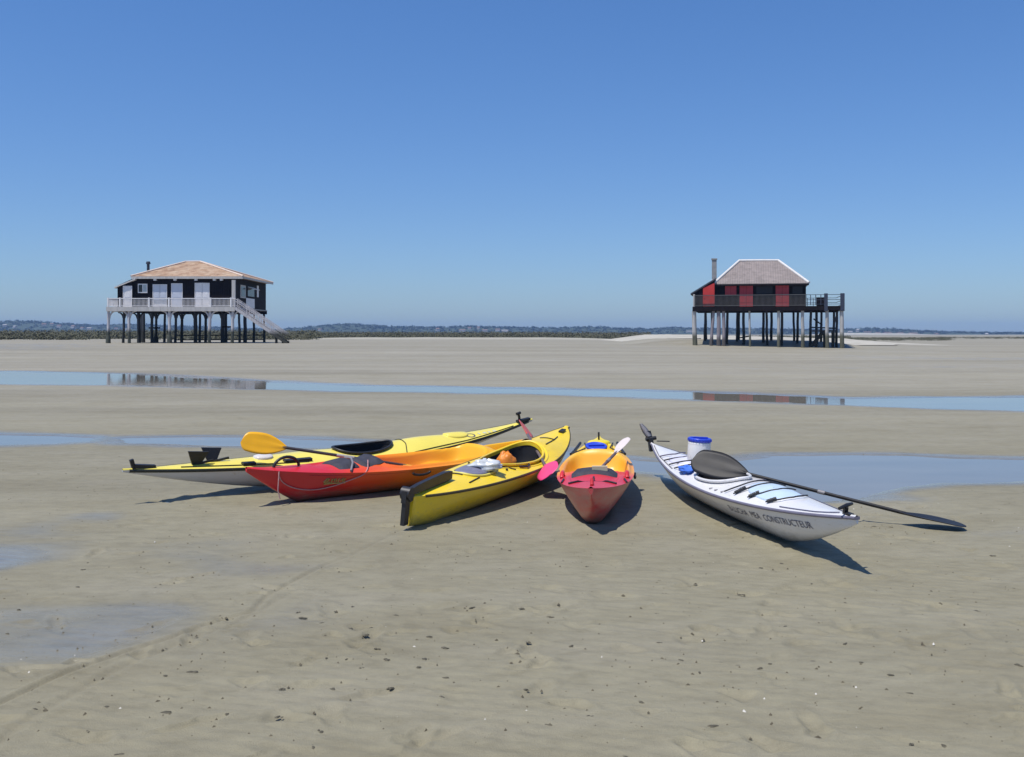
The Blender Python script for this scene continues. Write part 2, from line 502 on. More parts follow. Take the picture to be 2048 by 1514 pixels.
# ------------------------------------------------------------------ kayak geometry
class Hull:
    def __init__(s, L, B, H, zst, zbw, st, bw, xm=0.52, n=1.9, m=0.9, crown=0.05, humps=(), flare=0.16, pw=2.2, endb=0.012, flat=0.0):
        s.L, s.B, s.H, s.zst, s.zbw, s.st, s.bw, s.xm, s.n, s.m = L, B, H, zst, zbw, st, bw, xm, n, m
        s.cr, s.humps, s.flare, s.pw, s.endb, s.flat = crown, humps, flare, pw, endb, flat
    def u(s, x): return min(1.0, max(0.0, x / s.L + 0.5))
    def b(s, x):
        u = s.u(x)
        v = (u - s.xm) / (s.xm if u < s.xm else 1 - s.xm)
        return max(s.endb, s.B / 2 * max(0.0, 1 - abs(v) ** s.n) ** s.m)
    def zs(s, x):
        u = s.u(x)
        a, c = max(0.0, (0.5 - u) * 2), max(0.0, (u - 0.5) * 2)
        return s.H + (s.zst - s.H) * a ** s.pw + (s.zbw - s.H) * c ** s.pw
    def zk(s, x):
        ds, db = x + s.L / 2, s.L / 2 - x
        z = 0.0
        for d, (d0, p, kz) in ((ds, s.st), (db, s.bw)):
            if d < d0:
                z = max(z, kz * (max(0.0, 1 - d / d0)) ** p)
        return min(z, s.zs(x) - 0.015)
    def hull(s, x, a, side):
        """a: 0 keel .. 1 sheer"""
        b, z1, z0 = s.b(x), s.zs(x), s.zk(x)
        t = a * math.pi / 2
        y = b * ((1 - s.flare) * math.sin(t) ** 0.9 + s.flare * a)
        z = z1 - (z1 - z0) * math.cos(t) ** 1.15
        return Vector((x, side * y, z))
    def deck(s, x, y):
        b = s.b(x)
        e = min(1.0, abs(y) / b)
        u = s.u(x)
        c = max(s.cr * min(1.0, (b / (s.B / 2)) * 1.3), 0.014)
        for (uc, sg, h) in s.humps:
            c += h * math.exp(-((u - uc) / sg) ** 2)
        return s.zs(x) + c * (1 - e ** 1.7)
    def xs(s, n):
        return [s.L * (0.5 - 0.5 * math.cos(math.pi * (0.06 + 0.88 * i / n)) / math.cos(math.pi * 0.06)) - s.L / 2 for i in range(n + 1)]
    def hull_mesh(s, n=110, k=12):
        mb = MB()
        rings = []
        for x in s.xs(n):
            r = [s.hull(x, 1 - j / k, -1) for j in range(k)] + [s.hull(x, j / k, 1) for j in range(k + 1)]
            rings.append(r)
        mb.loft(rings, flip=True)
        mb.add(rings[0], [tuple(range(len(rings[0])))])
        mb.add(rings[-1], [tuple(range(len(rings[-1])))[::-1]])
        return mb
    def deck_mesh(s, hole=None, n=200, k=36, zf=None):
        zf = zf or s.deck
        mb = MB()
        rows = []
        ins = []
        for x in s.xs(n):
            b = s.b(x)
            row = []
            for j in range(k + 1):
                e = -1 + 2 * j / k
                y = b * e
                inside = False
                if hole:
                    r = hole.r(x, y)
                    inside = r < 1
                row.append([x, y, inside])
            rows.append(row)
        keep = []
        for i in range(n):
            for j in range(k):
                q = [(i, j), (i, j + 1), (i + 1, j + 1), (i + 1, j)]
                if all(rows[a][c][2] for a, c in q):
                    continue
                keep.append(q)
        vs = []
        for row in rows:
            for (x, y, inside) in row:
                if inside:
                    x, y = hole.snap(x, y)
                vs.append((x, y, zf(x, y)))
        fs = [tuple(a * (k + 1) + c for a, c in q)[::-1] for q in keep]
        mb.add(vs, fs, True)
        return mb
    def sheer_strip(s, w=0.022, out=0.004, x0=None, x1=None, n=110):
        mb = MB()
        for side in (-1, 1):
            rings = []
            for x in s.xs(n):
                if (x0 is not None and x < x0) or (x1 is not None and x > x1):
                    continue
                b = s.b(x) + out
                z = s.zs(x)
                rings.append([Vector((x, side * (b - 0.012), z + 0.006)), Vector((x, side * b, z + 0.004)), Vector((x, side * (b + 0.001), z - w * 0.5)), Vector((x, side * b, z - w)), Vector((x, side * (b - 0.014), z - w - 0.003))])
            mb.loft(rings, flip=(side > 0))
        e0, e1 = s.xs(n)[0], s.xs(n)[-1]
        for x, d in ((e0, -1), (e1, 1)):
            if (d < 0 and x0 is None) or (d > 0 and x1 is None):
                mb.box((min(x, x + d * 0.006), -s.b(x) - 0.004, s.zs(x) - w), (max(x, x + d * 0.006), s.b(x) + 0.004, s.zs(x) + 0.004))
        return mb
    def line_on_deck(s, pts, r=0.004, up=0.006, sub=8, zf=None):
        zf = zf or s.deck
        out = []
        for i in range(len(pts) - 1):
            for q in range(sub):
                t = q / sub
                x = pts[i][0] * (1 - t) + pts[i + 1][0] * t
                y = pts[i][1] * (1 - t) + pts[i + 1][1] * t
                out.append((x, y, zf(x, y) + up))
        x, y = pts[-1]
        out.append((x, y, zf(x, y) + up))
        mb = MB()
        mb.tube(out, r, 6)
        return mb

class Hole:
    """egg-shaped cockpit opening"""
    def __init__(s, xc, a, w, egg=0.0, p=2.2):
        s.xc, s.a, s.w, s.egg, s.p = xc, a, w, egg, p
    def hw(s, dx):
        return s.w * (1 + s.egg * dx / s.a)
    def r(s, x, y):
        dx = x - s.xc
        return ((abs(dx) / s.a) ** s.p + (abs(y) / max(0.02, s.hw(max(-s.a, min(s.a, dx))))) ** s.p) ** (1 / s.p)
    def snap(s, x, y):
        k = max(0.05, s.r(x, y))
        for _ in range(4):
            k2 = s.r(s.xc + (x - s.xc) / k, y / k)
            k *= max(0.2, k2)
        return s.xc + (x - s.xc) / k, y / k
    def loop(s, n=56, scale=1.0):
        out = []
        for i in range(n):
            t = 2 * math.pi * i / n
            c, q = math.cos(t), math.sin(t)
            dx = s.a * math.copysign(abs(c) ** (2 / s.p), c)
            dy = s.hw(dx) * math.copysign(abs(q) ** (2 / s.p), q)
            out.append((s.xc + dx * scale, dy * scale))
        return out

def oval_patch(h, xc, a, w, up, p=2.4, egg=0.0, dome=0.0, zf=None):
    zf = zf or h.deck
    hl = Hole(xc, a, w, egg, p)
    mb = MB()
    rings = []
    for sc, dz in ((1.0, -0.004), (0.985, up * 0.8), (0.93, up), (0.7, up + dome * 0.5), (0.35, up + dome * 0.9), (0.02, up + dome)):
        rings.append([(x, y, zf(x, y) + dz) for x, y in hl.loop(40, sc)])
        rings[-1] = [(xc + (x - xc), y, z) for x, y, z in rings[-1]]
    # scale about the patch centre
    rings = []
    for sc, dz in ((1.0, -0.004), (0.985, up * 0.8), (0.93, up), (0.7, up + dome * 0.5), (0.35, up + dome * 0.9), (0.02, up + dome)):
        r = []
        for x, y in hl.loop(40):
            X, Y = xc + (x - xc) * sc, y * sc
            r.append((X, Y, zf(X, Y) + dz))
        rings.append(r)
    mb.loft(rings, closed_u=True)
    return mb

def coaming(h, hole, r=0.016, up=0.02, scale=1.02):
    mb = MB()
    pts = []
    for x, y in hole.loop(64):
        X, Y = hole.xc + (x - hole.xc) * scale, y * scale
        pts.append((X, Y, h.deck(X, Y) + up))
    mb.tube(pts, r, 8, closed=True)
    # short wall joining rim and deck
    inner = [(hole.xc + (x - hole.xc) * 0.99, y * 0.99) for x, y in hole.loop(64)]
    mb.loft([[(x, y, h.deck(x, y) - 0.01) for x, y in inner], [(x, y, h.deck(x, y) + up) for x, y in inner]], closed_u=True)
    return mb

def well(h, hole, floor=0.07):
    mb = MB()
    rings = []
    for sc, t in ((1.0, 0.0), (0.995, 0.3), (0.97, 0.6), (0.88, 0.88), (0.6, 1.0), (0.02, 1.0)):
        r = []
        for x, y in hole.loop(48):
            X, Y = hole.xc + (x - hole.xc) * sc, y * sc
            z = h.deck(X, Y) - 0.004
            r.append((X, Y, z + (floor - z) * t))
        rings.append(r)
    mb.loft(rings, closed_u=True)
    return mb

def arch_handle(c, span, height, axis, r=0.012, n=12):
    mb = MB()
    c, axis = Vector(c), Vector(axis).normalized()
    pts = [c + axis * (span / 2 * math.cos(math.pi * i / n)) * -1 + Vector((0, 0, 1)) * (height * math.sin(math.pi * i / n)) for i in range(n + 1)]
    mb.tube(pts, r, 8)
    return mb

def toggle(p, axis=(0, 1, 0), L=0.10, lift=0.05):
    mb = MB()
    p, a = Vector(p), Vector(axis).normalized()
    mb.tube([p, p + Vector((0.0, 0, lift * 0.6)), p + Vector((0.01, 0, lift))], 0.007, 6)
    q = p + Vector((0.01, 0, lift))
    mb.tube([q - a * L / 2, q - a * L / 4, q, q + a * L / 4, q + a * L / 2], [0.010, 0.014, 0.013, 0.014, 0.010], 8)
    return mb

def place(stern, bow):
    """mid point, heading, length on the ground"""
    s, b = Vector(stern), Vector(bow)
    d = b - s
    m = (s + b) / 2
    return m, math.atan2(d.y, d.x), d.length

def text_mesh(s, size):
    cu = bpy.data.curves.new('lettering', 'FONT')
    cu.body = s
    cu.size = size
    cu.resolution_u = 3
    ob = bpy.data.objects.new('lettering', cu)
    COL.objects.link(ob)
    dg = bpy.context.evaluated_depsgraph_get()
    me = bpy.data.meshes.new_from_object(ob.evaluated_get(dg))
    vs = [v.co.copy() for v in me.vertices]
    fs = [tuple(p.vertices) for p in me.polygons]
    bpy.data.objects.remove(ob)
    bpy.data.curves.remove(cu)
    bpy.data.meshes.remove(me)
    return vs, fs

def hull_at(h, x, z, side, out=0.003):
    """point of the hull side at height z"""
    lo, hi = 0.0, 1.0
    for _ in range(24):
        m = (lo + hi) / 2
        if h.hull(x, m, side).z < z: lo = m
        else: hi = m
    p = h.hull(x, lo, side)
    q = h.hull(x, min(1, lo + 0.04), side) - h.hull(x, max(0, lo - 0.04), side)
    e = h.hull(x + 0.02, lo, side) - h.hull(x - 0.02, lo, side)
    n = e.cross(q).normalized()
    if n.y * side < 0: n = -n
    return p + n * out

def frame(root, loc, roll, pitch, yaw):
    root.location = loc
    root.rotation_euler = (roll, pitch, yaw)

# ---------------------------------------------------------------- kayak A: lemon deck over white hull, farthest
def kayak_a():
    m, yaw, L = place((-3.67, 9.62), (0.21, 12.9))
    root = thing('kayak', 'long sea kayak with lemon yellow deck, white hull and black seam', 'kayak', group='kayaks drawn up on the sand')
    frame(root, (m.x, m.y, 0.008), rad(7.5), rad(-0.6), yaw)
    h = Hull(L, 0.60, 0.285, 0.35, 0.50, (1.9, 1.5, 0.33), (2.3, 1.25, 0.475), xm=0.50, n=1.8, m=1.0, crown=0.045, humps=((0.66, 0.10, 0.055), (0.40, 0.08, 0.02)), endb=0.014, flare=0.55)
    hole = Hole(0.08, 0.35, 0.185, -0.1)
    h.hull_mesh().build('hull', HULLW, root)
    h.deck_mesh(hole).build('deck', YEL, root)
    h.sheer_strip(0.024, x0=-L / 2 + 0.06, x1=L / 2 - 0.05).build('seam', SEAM, root)
    coaming(h, hole, 0.014, 0.022).build('coaming', BLACK, root)
    w = well(h, hole).build('cockpit', DARK, root)
    # black rudder folded over the stern deck, two plates
    x = -L / 2 + 0.78
    mb = MB()
    for x, yy, tilt in ((-L / 2 + 0.72, -0.02, -0.03), (-L / 2 + 0.90, 0.02, 0.04)):
        z = h.deck(x, yy)
        mb.add([(x - 0.05, yy - 0.005, z - 0.01), (x + 0.03, yy - 0.005, z - 0.01), (x + 0.10, yy - 0.005 + tilt, z + 0.125), (x - 0.11, yy - 0.005 + tilt, z + 0.145),
                (x - 0.05, yy + 0.012, z - 0.01), (x + 0.03, yy + 0.012, z - 0.01), (x + 0.10, yy + 0.012 + tilt, z + 0.125), (x - 0.11, yy + 0.012 + tilt, z + 0.145)],
               [(3, 2, 1, 0), (4, 5, 6, 7), (0, 1, 5, 4), (1, 2, 6, 5), (2, 3, 7, 6), (3, 0, 4, 7)])
        mb.bar((x - 0.03, yy, z + 0.0), (x + 0.16, yy - 0.01, z + 0.03), 0.02, 0.02)
    mb.build('rudder', BLACK, root)
    mb = MB()
    xs = -L / 2 + 0.11
    mb.bar((xs, 0, h.deck(xs, 0) - 0.01), (xs - 0.03, 0, h.deck(xs, 0) + 0.085), 0.03, 0.035)
    mb.bar((xs, 0, h.deck(xs, 0) + 0.02), (xs + 0.20, 0, h.deck(xs + 0.2, 0) + 0.005), 0.045, 0.035)
    mb.build('stern_fitting', BLACK, root)
    for (xa, xb) in ((-L / 2 + 1.14, -L / 2 + 1.27), (-L / 2 + 1.58, -L / 2 + 1.88)):
        mb = MB()
        rings = []
        for i in range(9):
            xx = xa + (xb - xa) * i / 8
            y0 = -h.b(xx) * 0.72
            z0 = h.deck(xx, y0)
            rings.append([(xx, y0 - 0.02, z0 + 0.0), (xx, y0 - 0.02, z0 + 0.026), (xx, y0 + 0.03, z0 + 0.03), (xx, y0 + 0.05, z0)])
        mb.loft(rings, closed_u=True, caps=True, smooth=False)
        mb.build('strap', BLACK, root)
    oval_patch(h, -L / 2 + 1.43, 0.10, 0.08, 0.022, dome=0.012).build('hatch', HULLW, root)  # low white dome stands in for a small cloth bundle
    oval_patch(h, 1.35, 0.16, 0.11, 0.018, dome=0.01).build('hatch', YEL, root)
    # bow fitting: upright black post with a hooked top, and tip guard
    xb = L / 2 - 0.20
    mb = MB()
    z = h.deck(xb, 0)
    mb.tube([(xb, 0, z - 0.01), (xb - 0.01, 0, z + 0.06), (xb - 0.03, 0.0, z + 0.11)], 0.017, 7)
    mb.tube([(xb - 0.06, 0, z + 0.105), (xb, 0, z + 0.12)], 0.018, 7)
    mb.bar((xb - 0.05, -0.01, z + 0.012), (xb + 0.14, -0.02, h.deck(xb + 0.14, 0) + 0.015), 0.05, 0.03)
    mb.build('bow_fitting', BLACK, root)
    # thin dark deck lines
    for pts in ([(0.62, 0.18), (0.58, -0.10), (0.50, -0.25)], [(0.60, -0.26), (1.4, -0.17), (2.2, -0.05)], [(-0.7, -0.22), (-1.3, -0.16), (-2.0, -0.06)]):
        h.line_on_deck(pts, 0.005).build('deck_line', BLACK, root)
    arch_handle((0.52, -h.b(0.52) - 0.01, h.zs(0.52) - 0.015), 0.24, 0.03, (1, 0, 0), 0.011).build('side_handle', BLACK, root)
    # round emblem and short lettering on the bow deck
    mb = MB()
    hl = Hole(1.52, 0.062, 0.05)
    o = -0.075
    r1 = [(x, y + o, h.deck(x, y + o) + 0.003) for x, y in hl.loop(28)]
    r2 = [(1.52 + (x - 1.52) * 0.72, y * 0.72 + o, h.deck(1.52 + (x - 1.52) * 0.72, y * 0.72 + o) + 0.003) for x, y in hl.loop(28)]
    mb.loft([r1, r2], closed_u=True)
    mb.build('emblem', LETTER, root)
    mb = MB()
    for i, wdt in enumerate((0.03, 0.05, 0.035, 0.05)):
        xx = 1.64 + i * 0.075
        q = [(xx, o - 0.012), (xx + wdt, o - 0.012), (xx + wdt, o + 0.03), (xx, o + 0.03)]
        mb.add([(a, c, h.deck(a, c) + 0.003) for a, c in q], [(0, 1, 2, 3)])
    mb.build('lettering', mat('pale_grey_lettering', (0.55, 0.55, 0.38), 0.5), root)
    return root, h

# ---------------------------------------------------------------- sit-on-top kayaks B and D
def sit_on_top(name_label, mhull, mdeck, L, B=0.76, zb=0.37, zs=0.40, H=0.27):
    root = thing('kayak', name_label, 'kayak', group='kayaks drawn up on the sand')
    h = Hull(L, B, H, zs, zb, (0.55, 1.15, 0.34), (0.55, 1.15, 0.335), xm=0.50, n=2.3, m=0.92, crown=0.035,
             humps=((0.70, 0.07, 0.045),), flare=0.5, pw=2.4, endb=0.02)
    # moulded footwell with a seat, and a tank well behind it
    xf, xr = L / 2 - 1.45, L / 2 - 2.75
    def zf(x, y):
        z = h.deck(x, y)
        b = h.b(x)
        e = abs(y) / b
        xc, a = (xf + xr) / 2, (xf - xr) / 2
        r = (abs(x - xc) / a) ** 5 + (e / 0.80) ** 5
        m = 1 - sstep(0.55, 1.5, r)
        d = 0.17 - 0.06 * math.exp(-((x - (xr + 0.35)) / 0.22) ** 2)
        z -= d * m
        z += 0.030 * math.exp(-((r - 1.25) / 0.5) ** 2)
        xc2, a2 = xr - 0.50, 0.34
        z += 0.05 * math.exp(-((x - (xr - 0.10)) / 0.11) ** 2) * (1 - e ** 4)
        r2 = (abs(x - xc2) / a2) ** 5 + (e / 0.76) ** 5
        z -= 0.10 * (1 - sstep(0.5, 1.4, r2))
        if x > L / 2 - 1.35:      # recessed front hatch tray
            r3 = (abs(x - (L / 2 - 1.02)) / 0.30) ** 4 + (e / 0.70) ** 4
            z -= 0.022 * (1 - sstep(0.6, 1.3, r3))
        return z
    h.hull_mesh().build('hull', mhull, root)
    h.deck_mesh(None, 210, 56, zf).build('deck', mdeck, root)
    h.zf = zf
    h.xf, h.xr = xf, xr
    return root, h

def pad(mb, h, x0, x1, y0, y1, up=0.03, lift=0.0):
    n = 8
    top = [[(x0 + (x1 - x0) * i / n, y0 + (y1 - y0) * j / n) for j in range(n + 1)] for i in range(n + 1)]
    rt = []
    for i, row in enumerate(top):
        r = []
        for j, (x, y) in enumerate(row):
            e = min(i, n - i, 1) * min(j, n - j, 1)
            r.append((x, y, h.zf(x, y) + (up if e else -0.005) + lift * (i / n)))
        rt.append(r)
    mb.loft(rt, flip=(x1 > x0) == (y1 > y0))

def kayak_b():
    m, yaw, L = place((0.35, 12.08), (-2.46, 9.445))
    RED, ORG, YLW = (0.58, 0.022, 0.030), (0.80, 0.20, 0.018), (0.80, 0.50, 0.03)
    st = [(0.0, YLW), (0.30, (0.80, 0.42, 0.02)), (0.56, ORG), (0.70, (0.72, 0.07, 0.02)), (0.80, RED)]
    mh = gradient_mat('red_to_orange_plastic', L, st)
    root, h = sit_on_top('sit on top kayak fading from red bow to orange with gold badge on its side', mh, mh, L)
    frame(root, (m.x, m.y, -0.005), rad(-3.5), rad(0), yaw)
    xb = L / 2
    arch_handle((xb - 0.42, 0.0, h.zf(xb - 0.42, 0.0) + 0.0), 0.27, 0.095, (1, 0, 0), 0.015).build('bow_handle', BLACK, root)
    for (a, c) in ((0.90, 1.12), (1.16, 1.42)):
        mb = MB(); pad(mb, h, xb - a, xb - c, -0.16, 0.20, 0.022, 0.015)
        mb.build('foam_pad', PADB, root)
    mb = MB()
    mb.tube([(xb - 0.95, 0.30, h.zf(xb - 0.95, 0.28) + 0.01), (xb - 1.05, 0.18, h.zf(xb - 1.05, 0.18) + 0.05), (xb - 1.12, 0.05, h.zf(xb - 1.12, 0) + 0.04), (xb - 1.2, -0.18, h.zf(xb - 1.2, -0.18) + 0.035)], 0.011, 6)
    mb.build('strap', STEEL, root)
    for sx in (h.xf - 0.30, h.xr + 0.10, h.xr - 0.62):
        y = h.b(sx) + 0.006
        arch_handle((sx, y, h.zs(sx) - 0.035), 0.22, -0.028, (1, 0, 0), 0.013).build('side_handle', BLACK, root)
    arch_handle((-xb + 0.28, 0.0, h.zf(-xb + 0.28, 0)), 0.20, 0.085, (1, 0, 0), 0.014).build('stern_handle', BLACK, root)
    # slack cord hanging in a loop over the bow side
    P = []
    for (x, z) in ((xb - 0.27, 0.375), (xb - 0.275, 0.30), (xb - 0.33, 0.225), (xb - 0.45, 0.165), (xb - 0.62, 0.14), (xb - 0.80, 0.165), (xb - 0.95, 0.215), (xb - 1.07, 0.262)):
        P.append(hull_at(h, x, min(z, h.zs(x) - 0.002), 1, 0.010))
    P.append(Vector((xb - 1.14, h.b(xb - 1.14) * 0.9, h.zf(xb - 1.14, h.b(xb - 1.14) * 0.9) + 0.012)))
    P.append(Vector((xb - 1.25, 0.15, h.zf(xb - 1.25, 0.15) + 0.05)))
    Q = []
    for i in range(len(P) - 1):
        a, b_, c, d = P[max(0, i - 1)], P[i], P[i + 1], P[min(len(P) - 1, i + 2)]
        for k in range(5):
            t = k / 5
            Q.append(0.5 * (2 * b_ + (c - a) * t + (2 * a - 5 * b_ + 4 * c - d) * t * t + (3 * b_ - a - 3 * c + d) * t ** 3))
    Q.append(P[-1])
    mb = MB(); mb.tube(Q, 0.005, 6)
    # the loose end drops off the bow
    e0 = P[0]
    mb.tube([e0, e0 + Vector((0.01, 0.012, -0.08)), e0 + Vector((0.015, 0.015, -0.17)), e0 + Vector((0.0, 0.03, -0.25))], 0.0055, 6)
    mb.build('cord', CORD, root)
    # worn gold badge: a row of rounded blobby strokes
    mb = MB()
    segs = [[(0, .3), (.10, .75), (.22, .8), (.16, .45), (.05, .25), (.2, .15), (.27, .35)], [(.34, .2), (.36, .75)], [(.44, .5), (.50, .75), (.56, .5), (.50, .25), (.44, .5)],
            [(.64, .2), (.66, .72), (.74, .4), (.82, .75), (.86, .22)], [(.94, .7), (.92, .25), (1.04, .2)], [(.02, .05), (.5, .1), (1.0, .04)]]
    for sg in segs:
        pl = []
        for (a, c) in sg:
            pl.append(hull_at(h, xb - 0.70 - a * 0.22, 0.185 + c * 0.075, 1, 0.001))
        mb.tube(pl, 0.009, 6)
    mb.build('badge', GOLD, root)
    # moulded side line
    mb = MB()
    pts = [hull_at(h, xb - 0.55 - i * 0.1, h.zs(xb - 0.55 - i * 0.1) - 0.03, 1, 0.0) for i in range(24)]
    mb.tube(pts, 0.006, 5)
    mb.build('moulded_rib', mh, root)
    return root, h

def kayak_d():
    m, yaw, L = place((1.03, 12.02), (0.63, 8.10))
    RED, ORG, YLW = (0.60, 0.030, 0.045), (0.82, 0.26, 0.02), (0.82, 0.55, 0.06)
    st = [(0.0, (0.80, 0.62, 0.05)), (0.20, YLW), (0.42, (0.80, 0.30, 0.02)), (0.56, (0.80, 0.34, 0.03)), (0.64, (0.70, 0.08, 0.04)), (0.70, RED)]
    sth = [(0.0, (0.78, 0.56, 0.05)), (0.30, YLW), (0.55, (0.62, 0.20, 0.08)), (0.70, (0.50, 0.03, 0.04))]
    root, h = sit_on_top('open sit on top kayak seen bow on, red nose and yellow well, scuffed sheen-painted hull', gradient_mat('scuff_and_sheen_red_plastic', L, sth, (0.40, 0.17, 0.14), 0.56),  # scuff colour also carries the sand reflected in the glossy hull
                         gradient_mat('red_to_yellow_plastic', L, st), L, B=0.74, zb=0.385)
    frame(root, (m.x, m.y, -0.005), rad(1.0), 0, yaw)
    xb = L / 2
    mb = MB(); pad(mb, h, xb - 1.14, xb - 1.36, -0.21, 0.21, 0.03, 0.01)
    mb.build('foam_pad', PADB, root)
    mb = MB()
    mb.box((xb - 1.27, -0.02, h.zf(xb - 1.2, 0) + 0.02), (xb - 1.22, 0.12, h.zf(xb - 1.2, 0) + 0.062))
    mb.build('pad_label', mat('pale_webbing', (0.5, 0.45, 0.3), 0.7), root)
    # crossed deck cords and centre tab in front of the pad
    for pts in ([(xb - 0.98, 0.0), (xb - 0.72, 0.0)], [(xb - 0.66, 0.20), (xb - 0.76, 0.05), (xb - 0.72, 0.0), (xb - 0.76, -0.05), (xb - 0.68, -0.21)], [(xb - 1.05, 0.27), (xb - 0.90, 0.29)], [(xb - 1.05, -0.27), (xb - 0.88, -0.28)]):
        h.line_on_deck(pts, 0.009, 0.008, 8, h.zf).build('deck_cord', BLACK, root)
    mb = MB()
    mb.tube([(xb - 0.40, 0.0, h.zf(xb - 0.40, 0) + 0.0), (xb - 0.36, 0, h.zf(xb - 0.36, 0) + 0.045), (xb - 0.30, 0, h.zf(xb - 0.3, 0) + 0.0)], 0.016, 7)
    mb.build('bow_handle', mat('red_webbing', (0.45, 0.02, 0.03), 0.6), root)
    for s in (-1, 1):
        mb = MB()
        x = h.xf + 0.12
        y = s * h.b(x) * 0.86
        mb.tube([(x + 0.10, y, h.zf(x + 0.1, y) + 0.0), (x + 0.07, y, h.zf(x, y) + 0.035), (x - 0.05, y, h.zf(x, y) + 0.035), (x - 0.08, y, h.zf(x - 0.08, y))], 0.02, 7)
        mb.build('knob', mat('red_plastic_knob', (0.6, 0.03, 0.04), 0.4), root)
        arch_handle((0.1, s * (h.b(0.1) + 0.006), h.zs(0.1) - 0.03), 0.22, -0.03, (1, 0, 0), 0.013).build('side_handle', BLACK, root)
    # net of cords over the tank well
    mb = MB()
    for s in (-1, 1):
        mb.tube([(h.xr - 0.18, s * 0.26, h.zf(h.xr - 0.18, s * 0.26) + 0.01), (h.xr - 0.50, s * 0.13, h.zf(h.xr - 0.84, 0) + 0.02), (h.xr - 0.85, s * 0.16, h.zf(h.xr - 0.85, s * 0.16) + 0.01)], 0.008, 6)
        mb.tube([(h.xr - 0.18 - 0.66 * q / 10, s * (0.29 - 0.08 * q / 10), h.zf(h.xr - 0.18 - 0.66 * q / 10, s * (0.29 - 0.08 * q / 10)) + 0.014) for q in range(11)], 0.016, 6)
    mb.build('cargo_net', BLACK, root)
    mb = MB()
    x = -xb + 0.30
    mb.tube([(x, 0, h.zf(x, 0) - 0.01), (x, 0, h.zf(x, 0) + 0.11)], 0.011, 7)
    mb.build('stern_post', BLACK, root)
    mb = MB()
    mb.lathe([(0.001, 0.035), (0.08, 0.031), (0.12, 0.02), (0.135, 0.0), (0.13, -0.03)], 20)
    mb.v = [(x + a * 0.9, b, h.zf(x, 0) + c - 0.012) for a, b, c in mb.v]
    mb.build('stern_hatch', mat('yellow_plastic_hatch', (0.78, 0.62, 0.03), 0.35), root)
    return root, h

